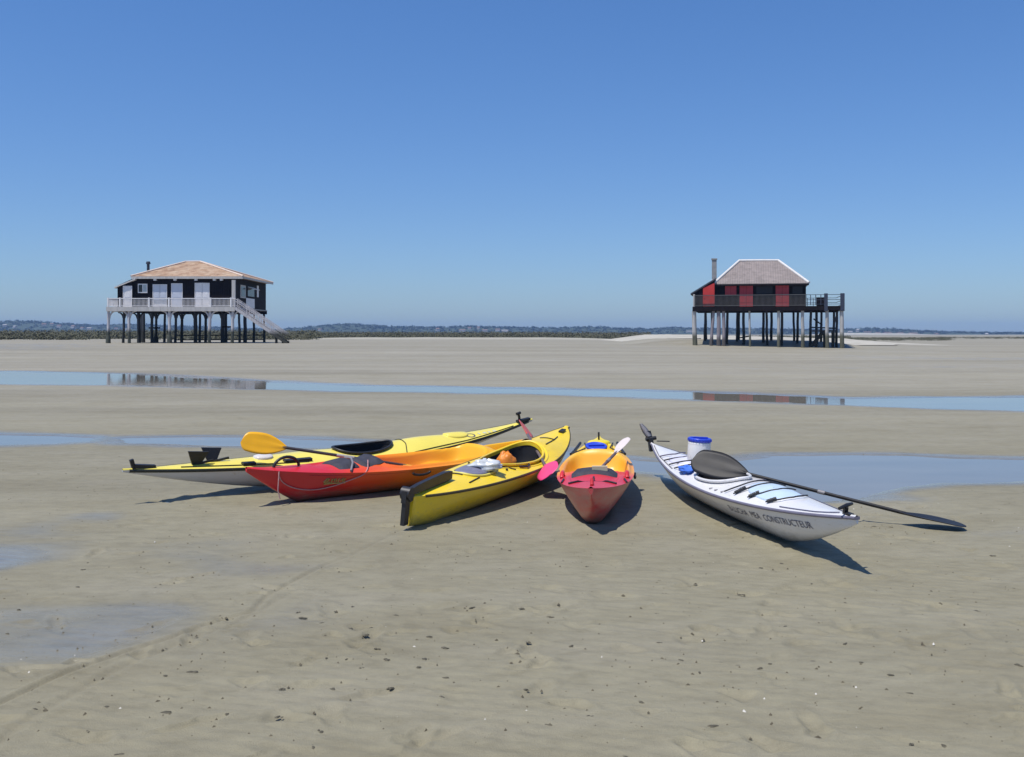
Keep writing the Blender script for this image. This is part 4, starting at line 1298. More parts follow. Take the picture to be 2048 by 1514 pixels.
def house_left():
    S = Site(-38.17, 120.0, 0.0)
    root = thing('stilt_house', 'black timber house on stilts with terracotta roof, white railing and outside stair', 'house', (S.o.x, S.o.y, S.zg))
    at = S.at
    xl, xr = at(215, 0, 0)[0], at(470, 0, 0)[0]
    zt = at(0, 614, 0)[2]
    zb = at(0, 622.5, 0)[2]
    yb = 16.6
    yw = 1.35
    wl, wr = at(266, 0, yw)[0], at(472, 0, yw)[0]
    # deck
    mb = MB(); mb.box((xl, 0.06, zt - 0.14), (xr, 2.0, zt)); mb.box((xl, 2.002, zt - 0.14), (wr + 0.05, yb, zt))
    mb.build('deck', DECKW, root)
    mb = MB()
    mb.box((xl, -0.10, zb), (xr, 0.055, zt + 0.02))
    mb.box((xl - 0.12, -0.10, zb), (xl - 0.005, yb, zt + 0.02))
    mb.build('deck_beam', WOODG, root)
    mb = MB()
    for y in (4.2, 8.2, 12.2, 16.0):
        mb.box((xl + 0.1, y - 0.12, zb - 0.05), (xr - 0.1, y + 0.12, zt - 0.145))
    mb.build('floor_joist', BLACKW, root)
    # stilts
    for px in (217, 258, 339, 420, 466):
        stilt(root, at(px, 0, 0.2)[0], 0.2, zb + 0.05, 0.36, ST_WHITE, braces=0.75, foot=0.12 if px in (217, 339) else 0.0, sides=(1,) if px == 217 else (-1, 1))
    rows = {4.2: (248, 304, 352, 390, 444, 478), 8.2: (277, 313, 364, 412, 490), 12.2: (287, 330, 392, 447, 508), 16.0: (283, 400, 452, 528)}
    for y, lst in rows.items():
        for px in lst:
            stilt(root, at(px, 0, y)[0], y, zb - 0.03, 0.44 if px in (277, 287, 283, 490) else 0.32, ST_DARK, braces=0.6 if y < 9 and px < 470 else None, foot=0.18 if px == 313 else 0.0)
    for (a, b_, y, z) in ((300, 318, 8.0, 1.75), (447, 464, 4.0, 1.85)):
        p, q = at(a, 0, y), at(b_, 0, y)
        mb = MB()
        mb.box((p[0], y - 0.5, z), (q[0], y + 0.5, z + 0.18))
        mb.build('storage_shelf', BLACKW, root)
    mb = MB()
    for y, z in ((8.2, 0.35), (12.2, 0.9)):
        mb.bar((at(352, 0, y)[0], y + 0.22, z), (at(528, 0, y)[0], y + 0.22, z + 0.05), 0.12, 0.14)
    mb.build('cross_brace', ST_DARK, root)
    # walls
    ze = at(0, 555, yw)[2]
    hx = xr - 0.55
    mb = MB(); mb.box((wl, yw, zt + 0.002), (wr, yb - 0.5, ze))
    n = int((wr - wl) / 0.22)
    for i in range(1, n):
        mb.box((wl + i * 0.22 - 0.02, yw - 0.02, zt + 0.002), (wl + i * 0.22 + 0.02, yw - 0.0005, ze - 0.25))
    mb.build('wall', BLACKW, root)
    # side room under a lean-to on the left
    al = at(235, 0, 1.0)[0]
    mb = MB()
    z1, z0 = at(0, 558, 1.0)[2], at(0, 571, 1.0)[2]
    mb.add([(al, 1.0, zt), (wl, 1.0, zt), (wl, 1.0, z1), (al, 1.0, z0), (al, 10, zt), (wl, 10, zt), (wl, 10, z1), (al, 10, z0)],
           [(0, 1, 2, 3), (5, 4, 7, 6), (4, 0, 3, 7), (1, 5, 6, 2), (3, 2, 6, 7)])
    mb.build('side_room', BLACKW, root)
    mb = MB()
    p, q = at(228, 574, 0.75), at(270, 557, 0.75)
    mb.add([(p[0], 0.75, p[2]), (q[0], 0.75, q[2]), (q[0], 10.3, q[2]), (p[0], 10.3, p[2]), (p[0], 0.75, p[2] - 0.14), (q[0], 0.75, q[2] - 0.14), (q[0], 10.3, q[2] - 0.14), (p[0], 10.3, p[2] - 0.14)],
           [(0, 1, 2, 3), (7, 6, 5, 4), (4, 5, 1, 0), (5, 6, 2, 1), (6, 7, 3, 2), (7, 4, 0, 3)])
    mb.build('lean_to_roof', RIDGE, root)
    # doors and windows of the front
    def door(a, b_, t, y, leaves, m, lab=None):
        p, q = at(a, t, y), at(b_, t, y)
        z = p[2]
        f = MB()
        f.box((p[0] - 0.08, y - 0.07, zt + 0.003), (p[0], y, z + 0.08)); f.box((q[0], y - 0.07, zt + 0.003), (q[0] + 0.08, y, z + 0.08)); f.box((p[0], y - 0.07, z), (q[0], y, z + 0.08))
        d = MB()
        w = (q[0] - p[0]) / leaves
        for i in range(leaves):
            x = p[0] + i * w
            d.box((x + 0.015, y - 0.045, zt + 0.02), (x + w - 0.015, y - 0.005, z - 0.01))
            for zz in (0.25, 1.15):
                d.box((x + 0.12, y - 0.06, zt + zz), (x + w - 0.12, y - 0.0455, zt + zz + 0.75))
        o = d.build('door', m, root)
        f.build('door_frame', WOODW, root)
        k = MB(); k.tube([(q[0] - 0.14, y - 0.10, zt + 1.02), (q[0] - 0.14, y - 0.05, zt + 1.02)], 0.035, 8)
        k.build('handle', STEEL, o)
    door(307, 333, 570, yw - 0.025, 2, PALEBL)
    door(344, 364, 568, yw - 0.025, 1, PALEBL)
    door(391, 418, 567, yw - 0.025, 2, WOODW)
    door(247.5, 263, 573, 1.0, 1, WOODW)
    def window(a, b_, t, u, y, m=GLASS):
        p, q = at(a, t, y), at(b_, u or 600, y)
        w = MB()
        w.box((p[0], y - 0.06, q[2]), (q[0], y - 0.005, p[2]))
        o = w.build('window', WOODW, root)
        g = MB(); g.box((p[0] + 0.10, y - 0.075, q[2] + 0.12), (p[0] + (q[0] - p[0]) * 0.47, y - 0.061, p[2] - 0.12))
        g.build('pane', m, o)
        g = MB(); g.box((p[0] + (q[0] - p[0]) * 0.55, y - 0.075, q[2] + 0.12), (q[0] - 0.10, y - 0.061, p[2] - 0.12))
        g.build('pane', mat('net_curtain_glass', (0.42, 0.48, 0.50), 0.15), o)
    window(276, 295, 567.5, 586, yw - 0.025)
    # windows of the right-hand wall (runs away from the eye)
    def side(y0, y1, z0, z1, m, nm, out=0.05):
        w = MB(); w.box((wr + 0.003, y0, z0), (wr + out, y1, z1))
        return w.build(nm, m, root)
    zz = lambda py, y: at(0, py, y)[2]
    o = side(3.2, 5.6, zz(596, 4) , zz(570, 4), WOODG, 'window', 0.06)
    g = MB(); g.box((wr + 0.062, 3.5, zz(593, 4)), (wr + 0.075, 5.3, zz(573, 4))); g.build('pane', GLASS, o)
    o = side(6.6, 9.8, zz(593, 8), zz(574, 8), GLASS, 'window', 0.05)
    g = MB(); g.bar((wr + 0.06, 8.2, zz(575, 8)), (wr + 0.75, 8.2, zz(579, 8)), 3.3, 0.05); g.build('awning', WOODW, o)
    side(5.9, 10.0, zt + 0.05, zz(597, 8), WOODW, 'wall_panel', 0.04)
    side(11.2, 12.0, zz(594, 11), zz(571, 11), WOODW, 'shutter', 0.06)
    # veranda corner post, white, and rafter ends under the eaves
    mb = MB(); mb.box((xr - 0.42, 0.12, zt + 0.003), (xr - 0.02, 0.40, at(0, 560, 0.2)[2]))
    mb.build('veranda_post', WOODG, root)
    ye = 0.95
    for px in (309, 349, 391, 428, 442):
        p = at(px, 559, ye)
        mb = MB(); mb.box((p[0] - 0.16, ye + 0.06, p[2] - 0.12), (p[0] + 0.16, ye + 1.0, p[2] + 0.22))
        mb.build('rafter_end', WOODW, root)
    # roof
    e = at(0, 552.5, ye)[2]
    ex0, ex1 = at(262, 0, ye)[0], at(486, 0, ye)[0]
    yc = 8.4
    r0, r1 = at(372, 524, yc), at(401, 524, yc)
    roof = hip_roof(ex0, ex1, ye, 16.2, e, r0[0], r1[0], yc, r0[2]).build('roof', TILE_L, root)
    mb = MB()
    for a, b_ in (((ex0, ye, e), r0), ((ex1, ye, e), r1), (r0, r1), ((ex1, 16.2, e), r1), ((ex0, 16.2, e), r0)):
        a, b_ = Vector(a), Vector(b_)
        mb.tube([a + Vector((0, 0, 0.03)), (a + b_) / 2 + Vector((0, 0, 0.05)), b_ + Vector((0, 0, 0.05))], 0.12, 6)
    mb.build('ridge_tile', mat('buff_ridge_tiles', (0.62, 0.50, 0.42), 0.85, 0.1, 2), roof)
    mb = MB()
    mb.box((ex0 + 0.02, ye - 0.03, e - 0.30), (ex1 - 0.02, ye - 0.003, e - 0.02))
    mb.box((ex1 + 0.003, ye, e - 0.26), (ex1 + 0.03, 16.2, e - 0.02))
    mb.build('fascia', WOODG, roof)
    mb = MB()
    c = at(296.5, 0, 4.0)
    zc0, zc1 = at(0, 545, 4)[2], at(0, 523, 4)[2]
    mb.tube([(c[0], 4, zc0 - 0.8), (c[0], 4, zc1 - 0.3)], 0.17, 12)
    mb.tube([(c[0], 4, zc1 - 0.30), (c[0], 4, zc1 - 0.18), (c[0], 4, zc1)], [0.27, 0.27, 0.20], 12)
    mb.build('stove_pipe', METALF, roof)
    # railing: top and bottom rails, balusters, posts
    mb = MB()
    hr = 1.0
    y = 0.0
    mb.bar((xl, y, zt + hr), (xr, y, zt + hr), 0.10, 0.09)
    mb.bar((xl, y, zt + 0.12), (xr, y, zt + 0.12), 0.07, 0.07)
    baluster_run(mb, (xl, y, zt), (xr, y, zt), hr, 0.15, 0.04)
    mb.bar((xl, y, zt + hr), (xl, 10, zt + hr), 0.09, 0.09)
    baluster_run(mb, (xl, y, zt), (xl, 10, zt), hr, 0.16, 0.045)
    rail = mb.build('railing', WOODW, root)
    for px in (216, 240, 298, 338, 421, 462):
        x = at(px, 0, 0)[0]
        mb = MB(); mb.box((x - 0.08, -0.085, zt + 0.022), (x + 0.08, 0.075, zt + hr + 0.10))
        mb.build('rail_post', WOODW, rail)
    # white panel standing in for the sunlit lower part of the double door
    for a, b_, t in ((307, 333, 600), ):
        p, q = at(a, t, 0.09), at(b_, t, 0.09)
        mb = MB(); mb.box((p[0], 0.08, zt + 0.05), (q[0], 0.11, p[2])); mb.build('sunlit_door_panel', WOODW, rail)
    # stair
    st = MB()
    x0, x1 = xr + 0.02, at(576, 0, 0.5)[0]
    N = 19
    zl = 0.12
    for yy in (-0.12, 1.0):
        st.bar((x0, yy, zt - 0.12), (x1, yy, zl - 0.12), 0.07, 0.34)
    for i in range(N):
        t = (i + 0.5) / N
        x, z = x0 + (x1 - x0) * t, zt + (zl - zt) * t
        st.box((x - 0.15, -0.08, z - 0.025), (x + 0.16, 0.96, z + 0.025))
    so = st.build('stair', ST_STAIR, root)
    for yy in (-0.12, 1.0):
        h = MB()
        for k in (1.0, 0.72):
            h.bar((x0, yy, zt + k), (x1, yy, zl + k), 0.07, 0.08)
        h.bar((x0, yy, zt + 0.25), (x1, yy, zl + 0.25), 0.05, 0.06)
        n = 26
        for i in range(n + 1):
            t = i / n
            x, z = x0 + (x1 - x0) * t, zt + (zl - zt) * t
            h.bar((x, yy, z + 0.02), (x, yy, z + 0.97), 0.04 if i % 6 else 0.11, 0.04 if i % 6 else 0.11)
        h.build('handrail', ST_STAIR, so)
    # second flight of posts under the stair
    for px, b_ in ((553, 0.4), (566, 0.4)):
        mb = MB()
        x = at(px, 0, 0.5)[0]
        t = (x - x0) / (x1 - x0)
        mb.box((x - 0.07, 0.10, -0.7), (x + 0.07, 0.80, zt + (zl - zt) * t - 0.30))
        mb.build('stair_post', ST_DARK, so)
    return root

def house_right():
    rot = -math.atan2(24.38, 105.0)
    S = Site(24.38, 105.0, rot)
    root = thing('stilt_house', 'black and red timber house on grey stilts with pale hipped roof and side terrace', 'house', (S.o.x, S.o.y, S.zg), (0, 0, rot))
    at = S.at
    xl, xm, xr = at(1385, 0, 0)[0], at(1613, 0, 0)[0], at(1689, 0, 0)[0]
    zt, zb = at(1500, 613, 0)[2], at(1500, 622, 0)[2]
    yw, yb = 0.75, 10.2
    mb = MB(); mb.box((xl, 0.06, zt - 0.12), (xr, yb, zt)); mb.build('deck', DECKW, root)
    mb = MB()
    mb.box((xl, -0.08, zb), (xm, 0.055, zt + 0.012))
    mb.box((xm, -0.08, zb + 0.05), (xr, 0.055, zt + 0.01))
    for y in (3.0, 6.2, 9.4):
        mb.box((xl + 0.1, y - 0.11, zb), (xr - 0.1, y + 0.11, zt - 0.125))
    mb.build('deck_beam', BLACKW, root)
    for px, w, m, ln in ((1388, 0.52, ST_GREY, 0), (1427, 0.30, ST_BROWN, -0.25), (1437, 0.42, ST_BROWN, 0.1), (1447, 0.34, ST_BROWN, 0.15), (1499, 0.22, ST_GREY, 0), (1557, 0.32, ST_GREY, -0.05), (1605, 0.34, ST_GREY, 0), (1654, 0.36, ST_GREY, 0), (1683, 0.38, ST_GREY, 0.0)):
        stilt(root, at(px, 0, 0.25)[0], 0.25, zb + 0.04, w, m, lean=ln)
    rows = {3.0: (1424, 1455, 1487, 1533, 1564, 1622, 1674), 6.2: (1411, 1475, 1527, 1596, 1633), 9.4: (1411, 1478, 1543, 1587, 1643, 1668)}
    for y, lst in rows.items():
        for px in lst:
            stilt(root, at(px, 0, y)[0], y, zb + 0.02, 0.28, ST_DARK)
    mb = MB()
    for (a, za), (b_, zb_), y in (((1676, zb), (1666, 1.9), 1.5), ((1627, 2.9), (1645, 2.2), 3.2), ((1480, 0.9), (1500, 1.1), 3.2), ((1622, 2.0), (1674, 1.9), 3.25)):
        mb.bar((at(a, 0, y)[0], y, za), (at(b_, 0, y)[0], y, zb_), 0.14, 0.14)
    mb.build('cross_brace', ST_DARK, root)
    # stair and landing tucked under the terrace
    st = MB()
    p, q = at(1625, 0, 2.0), at(1668, 0, 2.0)
    st.box((p[0], 1.2, 1.55), (q[0] + 0.2, 2.8, 1.70))
    for i in range(9):
        t = i / 8
        st.box((p[0] - 0.1 + 1.1 * t, 1.3, 0.1 + 1.4 * t), (p[0] + 0.25 + 1.1 * t, 2.5, 0.17 + 1.4 * t))
    for xx in (p[0] + 0.2, p[0] + 1.0, q[0] - 0.3):
        st.box((xx, 1.25, -0.5), (xx + 0.25, 1.5, 1.546))
    st.bar((p[0] - 0.2, 1.28, 0.0), (p[0] + 1.1, 1.28, 1.6), 0.07, 0.28)
    st.bar((p[0] - 0.2, 2.52, 0.0), (p[0] + 1.1, 2.52, 1.6), 0.07, 0.28)
    st.build('landing_stair', ST_DARK, root)
    # walls
    wl, wr = at(1430, 0, yw)[0], at(1612, 0, yw)[0]
    ze = at(1500, 566, yw)[2]
    mb = MB(); mb.box((wl, yw, zt + 0.003), (wr, yb - 0.3, ze))
    n = int((wr - wl) / 0.2)
    for i in range(1, n):
        mb.box((wl + i * 0.2 - 0.015, yw - 0.015, zt + 0.003), (wl + i * 0.2 + 0.015, yw - 0.0004, ze - 0.1))
    mb.build('wall', BLACKW, root)
    # red leaves
    def leaf(a, b_, t, u, nm, y, n=2):
        p, q = at(a, t, y), at(b_, u or 600, y)
        z0 = q[2] if u else zt + 0.03
        d = MB()
        w = (q[0] - p[0]) / n
        for i in range(n):
            d.box((p[0] + i * w + 0.01, y - 0.05, z0), (p[0] + (i + 1) * w - 0.01, y - 0.003, p[2]))
            for zz in (0.18, 0.8):
                d.box((p[0] + i * w + 0.05, y - 0.07, z0 + (p[2] - z0) * zz), (p[0] + (i + 1) * w - 0.05, y - 0.051, z0 + (p[2] - z0) * zz + 0.10))
        o = d.build(nm, REDW, root)
        if nm == 'door':
            k = MB(); k.tube([(p[0] + w * 1.0 - 0.1, y - 0.11, z0 + 1.0), (p[0] + w - 0.1, y - 0.05, z0 + 1.0)], 0.03, 8); k.build('handle', STEEL, o)
    leaf(1479, 1506, 569, None, 'door', yw - 0.02)
    leaf(1551, 1578, 569, None, 'door', yw - 0.02)
    leaf(1450, 1473, 570, 590, 'shutter', yw - 0.02)
    # dark open window between the shutters
    for a, b_ in ((1511, 1547), (1583, 1607)):
        p, q = at(a, 571, yw), at(b_, 589, yw)
        o = MB(); o.box((p[0], yw - 0.04, q[2]), (q[0], yw - 0.018, p[2])); o = o.build('window', BLACKW, root)
        g = MB(); g.box((p[0] + 0.1, yw - 0.05, q[2] + 0.1), (q[0] - 0.1, yw - 0.041, p[2] - 0.1)); g.build('pane', DARK, o)  # dark sheet stands in for the unlit room behind the opening
    # lean-to on the left
    al, ar = at(1387, 0, 0.35)[0], wl
    z0, z1 = at(1387, 583, 0.35)[2], at(1430, 558, 0.35)[2]
    mb = MB()
    mb.add([(al, 0.35, zt), (ar, 0.35, zt), (ar, 0.35, z1), (al, 0.35, z0), (al, 7, zt), (ar, 7, zt), (ar, 7, z1), (al, 7, z0)], [(0, 1, 2, 3), (5, 4, 7, 6), (4, 0, 3, 7), (1, 5, 6, 2), (3, 2, 6, 7)])
    mb.build('side_room', BLACKW, root)
    p, q = at(1381, 586.5, 0.1), at(1431, 556, 0.1)
    mb = MB()
    mb.add([(p[0], 0.22, p[2]), (q[0], 0.22, q[2]), (q[0], 7.2, q[2]), (p[0], 7.2, p[2]), (p[0], 0.22, p[2] - 0.16), (q[0], 0.22, q[2] - 0.16), (q[0], 7.2, q[2] - 0.16), (p[0], 7.2, p[2] - 0.16)],
           [(0, 1, 2, 3), (7, 6, 5, 4), (4, 5, 1, 0), (5, 6, 2, 1), (6, 7, 3, 2), (7, 4, 0, 3)])
    mb.build('lean_to_roof', ROOFD, root)
    a, b_ = at(1406, 0, 0.33)[0], at(1429, 0, 0.33)[0]
    za, zb2 = at(1406, 576, 0.33)[2], at(1429, 566, 0.33)[2]
    mb = MB()
    mb.add([(a, 0.33, zt + 0.03), (b_, 0.33, zt + 0.03), (b_, 0.33, zb2), (a, 0.33, za), (a, 0.27, zt + 0.03), (b_, 0.27, zt + 0.03), (b_, 0.27, zb2), (a, 0.27, za)], [(3, 2, 1, 0), (4, 5, 6, 7), (0, 1, 5, 4), (1, 2, 6, 5), (2, 3, 7, 6), (3, 0, 4, 7)])
    o = mb.build('door', mat('sunlit_red_door', (0.55, 0.035, 0.03), 0.55, 0.1, 2), root)  # sunlight on this door is put into a brighter red
    k = MB(); k.tube([(a + 0.12, 0.2, zt + 1.0), (a + 0.12, 0.27, zt + 1.0)], 0.03, 8); k.build('handle', STEEL, o)
    mb = MB(); mb.box((al - 0.02, -0.02, zt), (al + 0.16, 0.14, z0 - 0.3)); mb.build('corner_post', WOODG, root)
    # roof
    ye = 0.42
    e = at(1500, 567, ye)[2]
    ex0, ex1 = at(1427, 0, ye)[0], at(1618, 0, ye)[0]
    yc = 5.3
    r0, r1 = at(1479, 522, yc), at(1557, 522, yc)
    roof = hip_roof(ex0, ex1, ye, 10.4, e, r0[0], r1[0], yc, r0[2]).build('roof', TILE_R, root)
    mb = MB()
    for a, b_ in (((ex0, ye, e), r0), ((ex1, ye, e), r1), (r0, r1), ((ex1, 10.4, e), r1), ((ex0, 10.4, e), r0)):
        a, b_ = Vector(a), Vector(b_)
        mb.tube([a + Vector((0, 0, 0.03)), (a + b_) / 2 + Vector((0, 0, 0.05)), b_ + Vector((0, 0, 0.05))], 0.14, 7)
    mb.build('ridge_tile', RIDGE, roof)
    mb = MB()
    mb.box((ex0 - 0.22, ye - 0.02, e - 0.1), (ex0 - 0.003, 3.0, e + 0.45))
    mb.build('verge_board', WOODW, roof)
    mb = MB()
    mb.box((ex0, ye - 0.03, e - 0.24), (ex1, ye - 0.003, e - 0.06)); mb.build('fascia', BLACKW, roof)
    mb = MB()
    c = at(1428.5, 517, 2.0); d = at(1428.5, 556, 2.0)
    mb.box((c[0] - 0.24, 1.8, d[2] - 1.2), (c[0] + 0.24, 2.3, c[2] - 0.14))
    mb.box((c[0] - 0.30, 1.74, c[2] - 0.14), (c[0] + 0.30, 2.36, c[2]))
    mb.build('chimney', CONCR, roof)
    # grey railing along the front, see-through
    hr = at(1500, 590, 0)[2] - zt
    mb = MB()
    mb.bar((xl + 0.2, -0.02, zt + hr), (xm, -0.02, zt + hr), 0.08, 0.07)
    mb.bar((xl + 0.2, -0.02, zt + 0.10), (xm, -0.02, zt + 0.10), 0.06, 0.06)
    baluster_run(mb, (xl + 0.2, -0.02, zt), (xm, -0.02, zt), hr, 0.12, 0.036)
    rail = mb.build('railing', GREYRAIL, root)
    mb = MB()
    z = zt
    for k in (hr - 0.02, hr * 0.55, 0.2):
        mb.bar((xm, -0.02, z + k), (xr, -0.02, z + k), 0.05, 0.05)
        mb.bar((xr, -0.02, z + k), (xr, yb, z + k), 0.05, 0.05)
        mb.bar((xm, yb, z + k), (xr, yb, z + k), 0.05, 0.05)
    baluster_run(mb, (xm, yb, z), (at(1650, 0, yb)[0], yb, z), hr, 0.5, 0.06)
    baluster_run(mb, (xm + 0.4, -0.02, z), (at(1652, 0, 0)[0], -0.02, z), hr, 0.45, 0.07)
    t2 = mb.build('terrace_railing', NAVY, root)
    for px, w in ((1652, 0.34), (1685, 0.40)):
        x = at(px, 0, 0)[0]
        mb = MB(); mb.box((x - w / 2, -0.09, zb - 0.05), (x + w / 2, 0.20, z + hr + 0.10)); mb.build('rail_post', NAVY, t2)
    # bench on the terrace
    p, q = at(1633, 0, 3.0), at(1652, 0, 3.0)
    mb = MB()
    mb.box((p[0], 2.6, z + 0.40), (q[0], 3.2, z + 0.50))
    mb.box((p[0], 3.2, z + 0.003), (q[0], 3.28, z + 1.0))
    for xx in (p[0] + 0.05, q[0] - 0.15):
        mb.box((xx, 2.65, z + 0.003), (xx + 0.1, 2.75, z + 0.398))
    mb.build('built_in_bench', BLACKW, root)
    return root

house_left()
house_right()

# ------------------------------------------------------------------ far shore
HILL = [(-1400, 640), (-900, 644), (-500, 638), (-200, 643), (0, 640), (40, 637), (100, 642), (150, 645), (200, 647), (260, 644), (350, 648), (450, 651), (560, 656), (600, 652), (640, 648), (690, 643.5), (740, 645), (790, 649.5),
        (880, 650), (940, 648), (1000, 650), (1060, 651), (1110, 652), (1160, 650), (1200, 649), (1230, 652.5), (1300, 653), (1340, 651), (1400, 653), (1500, 653), (1600, 655), (1690, 655), (1740, 652), (1780, 656), (1850, 659.5),
        (1920, 660), (1960, 661.5), (2048, 662), (2300, 660), (2800, 655), (3400, 658)]
HD0 = 3000.0
def hill_h(x):
    px = CX + x / HD0 * F
    xs = np.array([p[0] for p in HILL]); ys = np.array([p[1] for p in HILL])
    return CH + (HY - np.interp(px, xs, ys)) * HD0 / F

WOODS = mat('pine_wood_green', (0.012, 0.018, 0.011), 0.9, 0.2, 0.02)
HILLM = mat('wooded_hill_ground', (0.040, 0.055, 0.028), 0.9, 0.3, 0.01)
xsv = np.linspace(-3600, 3600, 600)
tv = np.linspace(0, 1, 26)
hh = hill_h(xsv) - 7.0
XX = np.repeat(xsv[:, None], len(tv), 1)
YY = 2550 + tv[None, :] * 1000 + 0 * XX
prof = np.sin(np.pi * tv) ** 0.8
ZZ = -1.0 + (hh[:, None] + 1.0) * prof[None, :] + 1.2 * fnoise(XX, YY, 0.02) * prof[None, :]
i = np.arange(len(xsv) - 1)[:, None] * len(tv) + np.arange(len(tv) - 1)[None, :]
Q = np.stack([i, i + len(tv), i + len(tv) + 1, i + 1], -1).reshape(-1, 4)
tag(np_mesh('hills', np.stack([XX, YY, ZZ], -1).reshape(-1, 3), Q, HILLM), 'low wooded hills along the far shore', kind='structure')

# woods: one mass of small crowns
def crown_mass(name, label, pts, m, faces=12, seed=1, fs=0.52):
    """every crown is a loose bunch of small faces"""
    rng = np.random.default_rng(seed)
    pts = np.array(pts)
    n = len(pts)
    c = np.repeat(pts[:, :3], faces, 0)
    sz = np.repeat(pts[:, 3:5], faces, 0)
    k = len(c)
    d = rng.normal(size=(k, 3)); d /= np.linalg.norm(d, axis=1)[:, None]
    rr = rng.uniform(0.35, 1.0, k)[:, None]
    off = d * rr
    off[:, 2] = np.abs(off[:, 2])
    ctr = c + off * np.stack([sz[:, 0], sz[:, 0], sz[:, 1]], -1)
    nn = rng.normal(size=(k, 3)) * 0.42 + np.array([-0.12, -0.12, 0.8]); nn /= np.linalg.norm(nn, axis=1)[:, None]
    a = np.cross(nn, rng.normal(size=(k, 3))); a /= np.linalg.norm(a, axis=1)[:, None]
    b = np.cross(nn, a)
    s = (sz.min(axis=1) * rng.uniform(fs * 0.6, fs * 1.2, k))[:, None]
    V = np.stack([ctr - a * s, ctr + b * s * 0.8, ctr + a * s, ctr - b * s * 0.8], 1).reshape(-1, 3)
    Q = np.arange(len(V)).reshape(-1, 4)
    o = np_mesh(name, V, Q, m, False)
    return tag(o, label, kind='stuff')

P = []
for _ in range(5200):
    x = RNG.uniform(-3000, 3000)
    t = RNG.uniform(0.02, 0.56)
    y = 2550 + t * 1000
    z = -1.0 + (hill_h(x) - 7.0 + 1.0) * math.sin(math.pi * t) ** 0.8
    r = RNG.uniform(5, 10)
    P.append((x, y, max(0.3, z - 1.0), r, RNG.uniform(4.5, 7.0)))
crown_mass('distant_woods', 'dark pine woods covering the far hills', P, WOODS, 20, 3, 0.34)

# tiny pale houses on the far shore
FH = mat('pale_far_walls', (0.34, 0.33, 0.33), 0.8, 0.05, 0.05)
FR = mat('far_roof_tiles', (0.20, 0.13, 0.11), 0.8, 0.1, 0.05)
far = [(10, 652, 7, 4), (30, 655, 5, 4), (88, 651, 8, 5), (104, 650, 6, 4), (119, 654, 8, 5), (147, 655.5, 8, 6), (165, 657.5, 6, 4), (179, 658.5, 9, 4), (232, 659, 6, 4), (250, 661, 8, 4),
       (875, 661, 6, 6), (925, 662, 12, 4), (939, 657.5, 6, 4), (957, 657.5, 5, 5), (970, 662, 10, 4), (996, 661, 9, 4), (1010, 663.2, 13, 4), (640, 660, 7, 3), (1380, 664, 14, 2.5),
       (1700, 665, 8, 3), (1715, 663, 4, 6), (1735, 666, 14, 3), (1756, 668, 9, 4), (1775, 667, 16, 3), (1800, 667.5, 14, 3), (1826, 669, 16, 4), (1873, 670.5, 6, 5), (1973, 671.5, 5, 6), (1999, 672.5, 9, 3)]
for (px, pb, w, hgt) in far:
    d = 2330.0 if px < 1690 else 2200.0
    k = d / F
    x, zb = (px - CX) * k, CH - (pb - HY) * k
    W, H = w * k, hgt * k * 0.8
    root = thing('far_house', 'tiny pale house among the trees of the far shore', 'house', (x, d, zb), (0, 0, RNG.uniform(-0.4, 0.4)), 'pale houses on the far shore')
    mb = MB(); mb.box((-W / 2, -4, -1.2), (W / 2, 4, H * 0.62)); mb.build('wall', FH, root)
    mb = MB()
    mb.add([(-W / 2 - .4, -4.4, H * .68 + .02), (W / 2 + .4, -4.4, H * .68 + .02), (W / 2 + .4, 4.4, H * .68 + .02), (-W / 2 - .4, 4.4, H * .68 + .02), (-W / 2 - .4, 0, H + .5), (W / 2 + .4, 0, H + .5)],
           [(0, 1, 5, 4), (2, 3, 4, 5), (0, 4, 3), (1, 2, 5), (3, 2, 1, 0)])
    mb.build('roof', FR if RNG.random() < 0.6 else FH, root)

# salt-marsh scrub beyond the houses
def scrub(px0, px1, d0, d1, top, n, seed, hmin=0.5):
    rng = np.random.default_rng(seed)
    P = []
    for _ in range(n):
        d = d0 + (d1 - d0) * rng.random() ** 0.8
        px = rng.uniform(px0, px1)
        x = (px - CX) / F * d
        g = tz(x, d)
        zt = CH - (top - HY) / F * d
        if fnoise(np.array([x]), np.array([d]), 0.05)[0] < -0.35 and d < d0 + (d1 - d0) * 0.5:
            continue
        hgt = max(hmin, (zt - g) * rng.uniform(0.75, 1.0) * (0.55 + 0.45 * (d - d0) / (d1 - d0)))
        P.append((x, d, g - 0.05, rng.uniform(0.7, 1.7), hgt))
    return P
SCR = tile_mat('olive_scrub', ((0.056, 0.060, 0.034), (0.070, 0.071, 0.040), (0.092, 0.087, 0.050)), 0.15, 0.15, 0.75)
P = scrub(-700, 640, 188, 400, 655.5, 7000, 4) + scrub(300, 1300, 262, 480, 660.5, 5600, 5) + scrub(1690, 1900, 225, 380, 673, 500, 6, 0.3) + scrub(1850, 2500, 300, 480, 672, 900, 8, 0.3) + scrub(1420, 1700, 250, 420, 669, 500, 9, 0.3)
crown_mass('salt_marsh_scrub', 'low olive green scrub along the edge of the sand', P, SCR, 36, 12, 0.20)
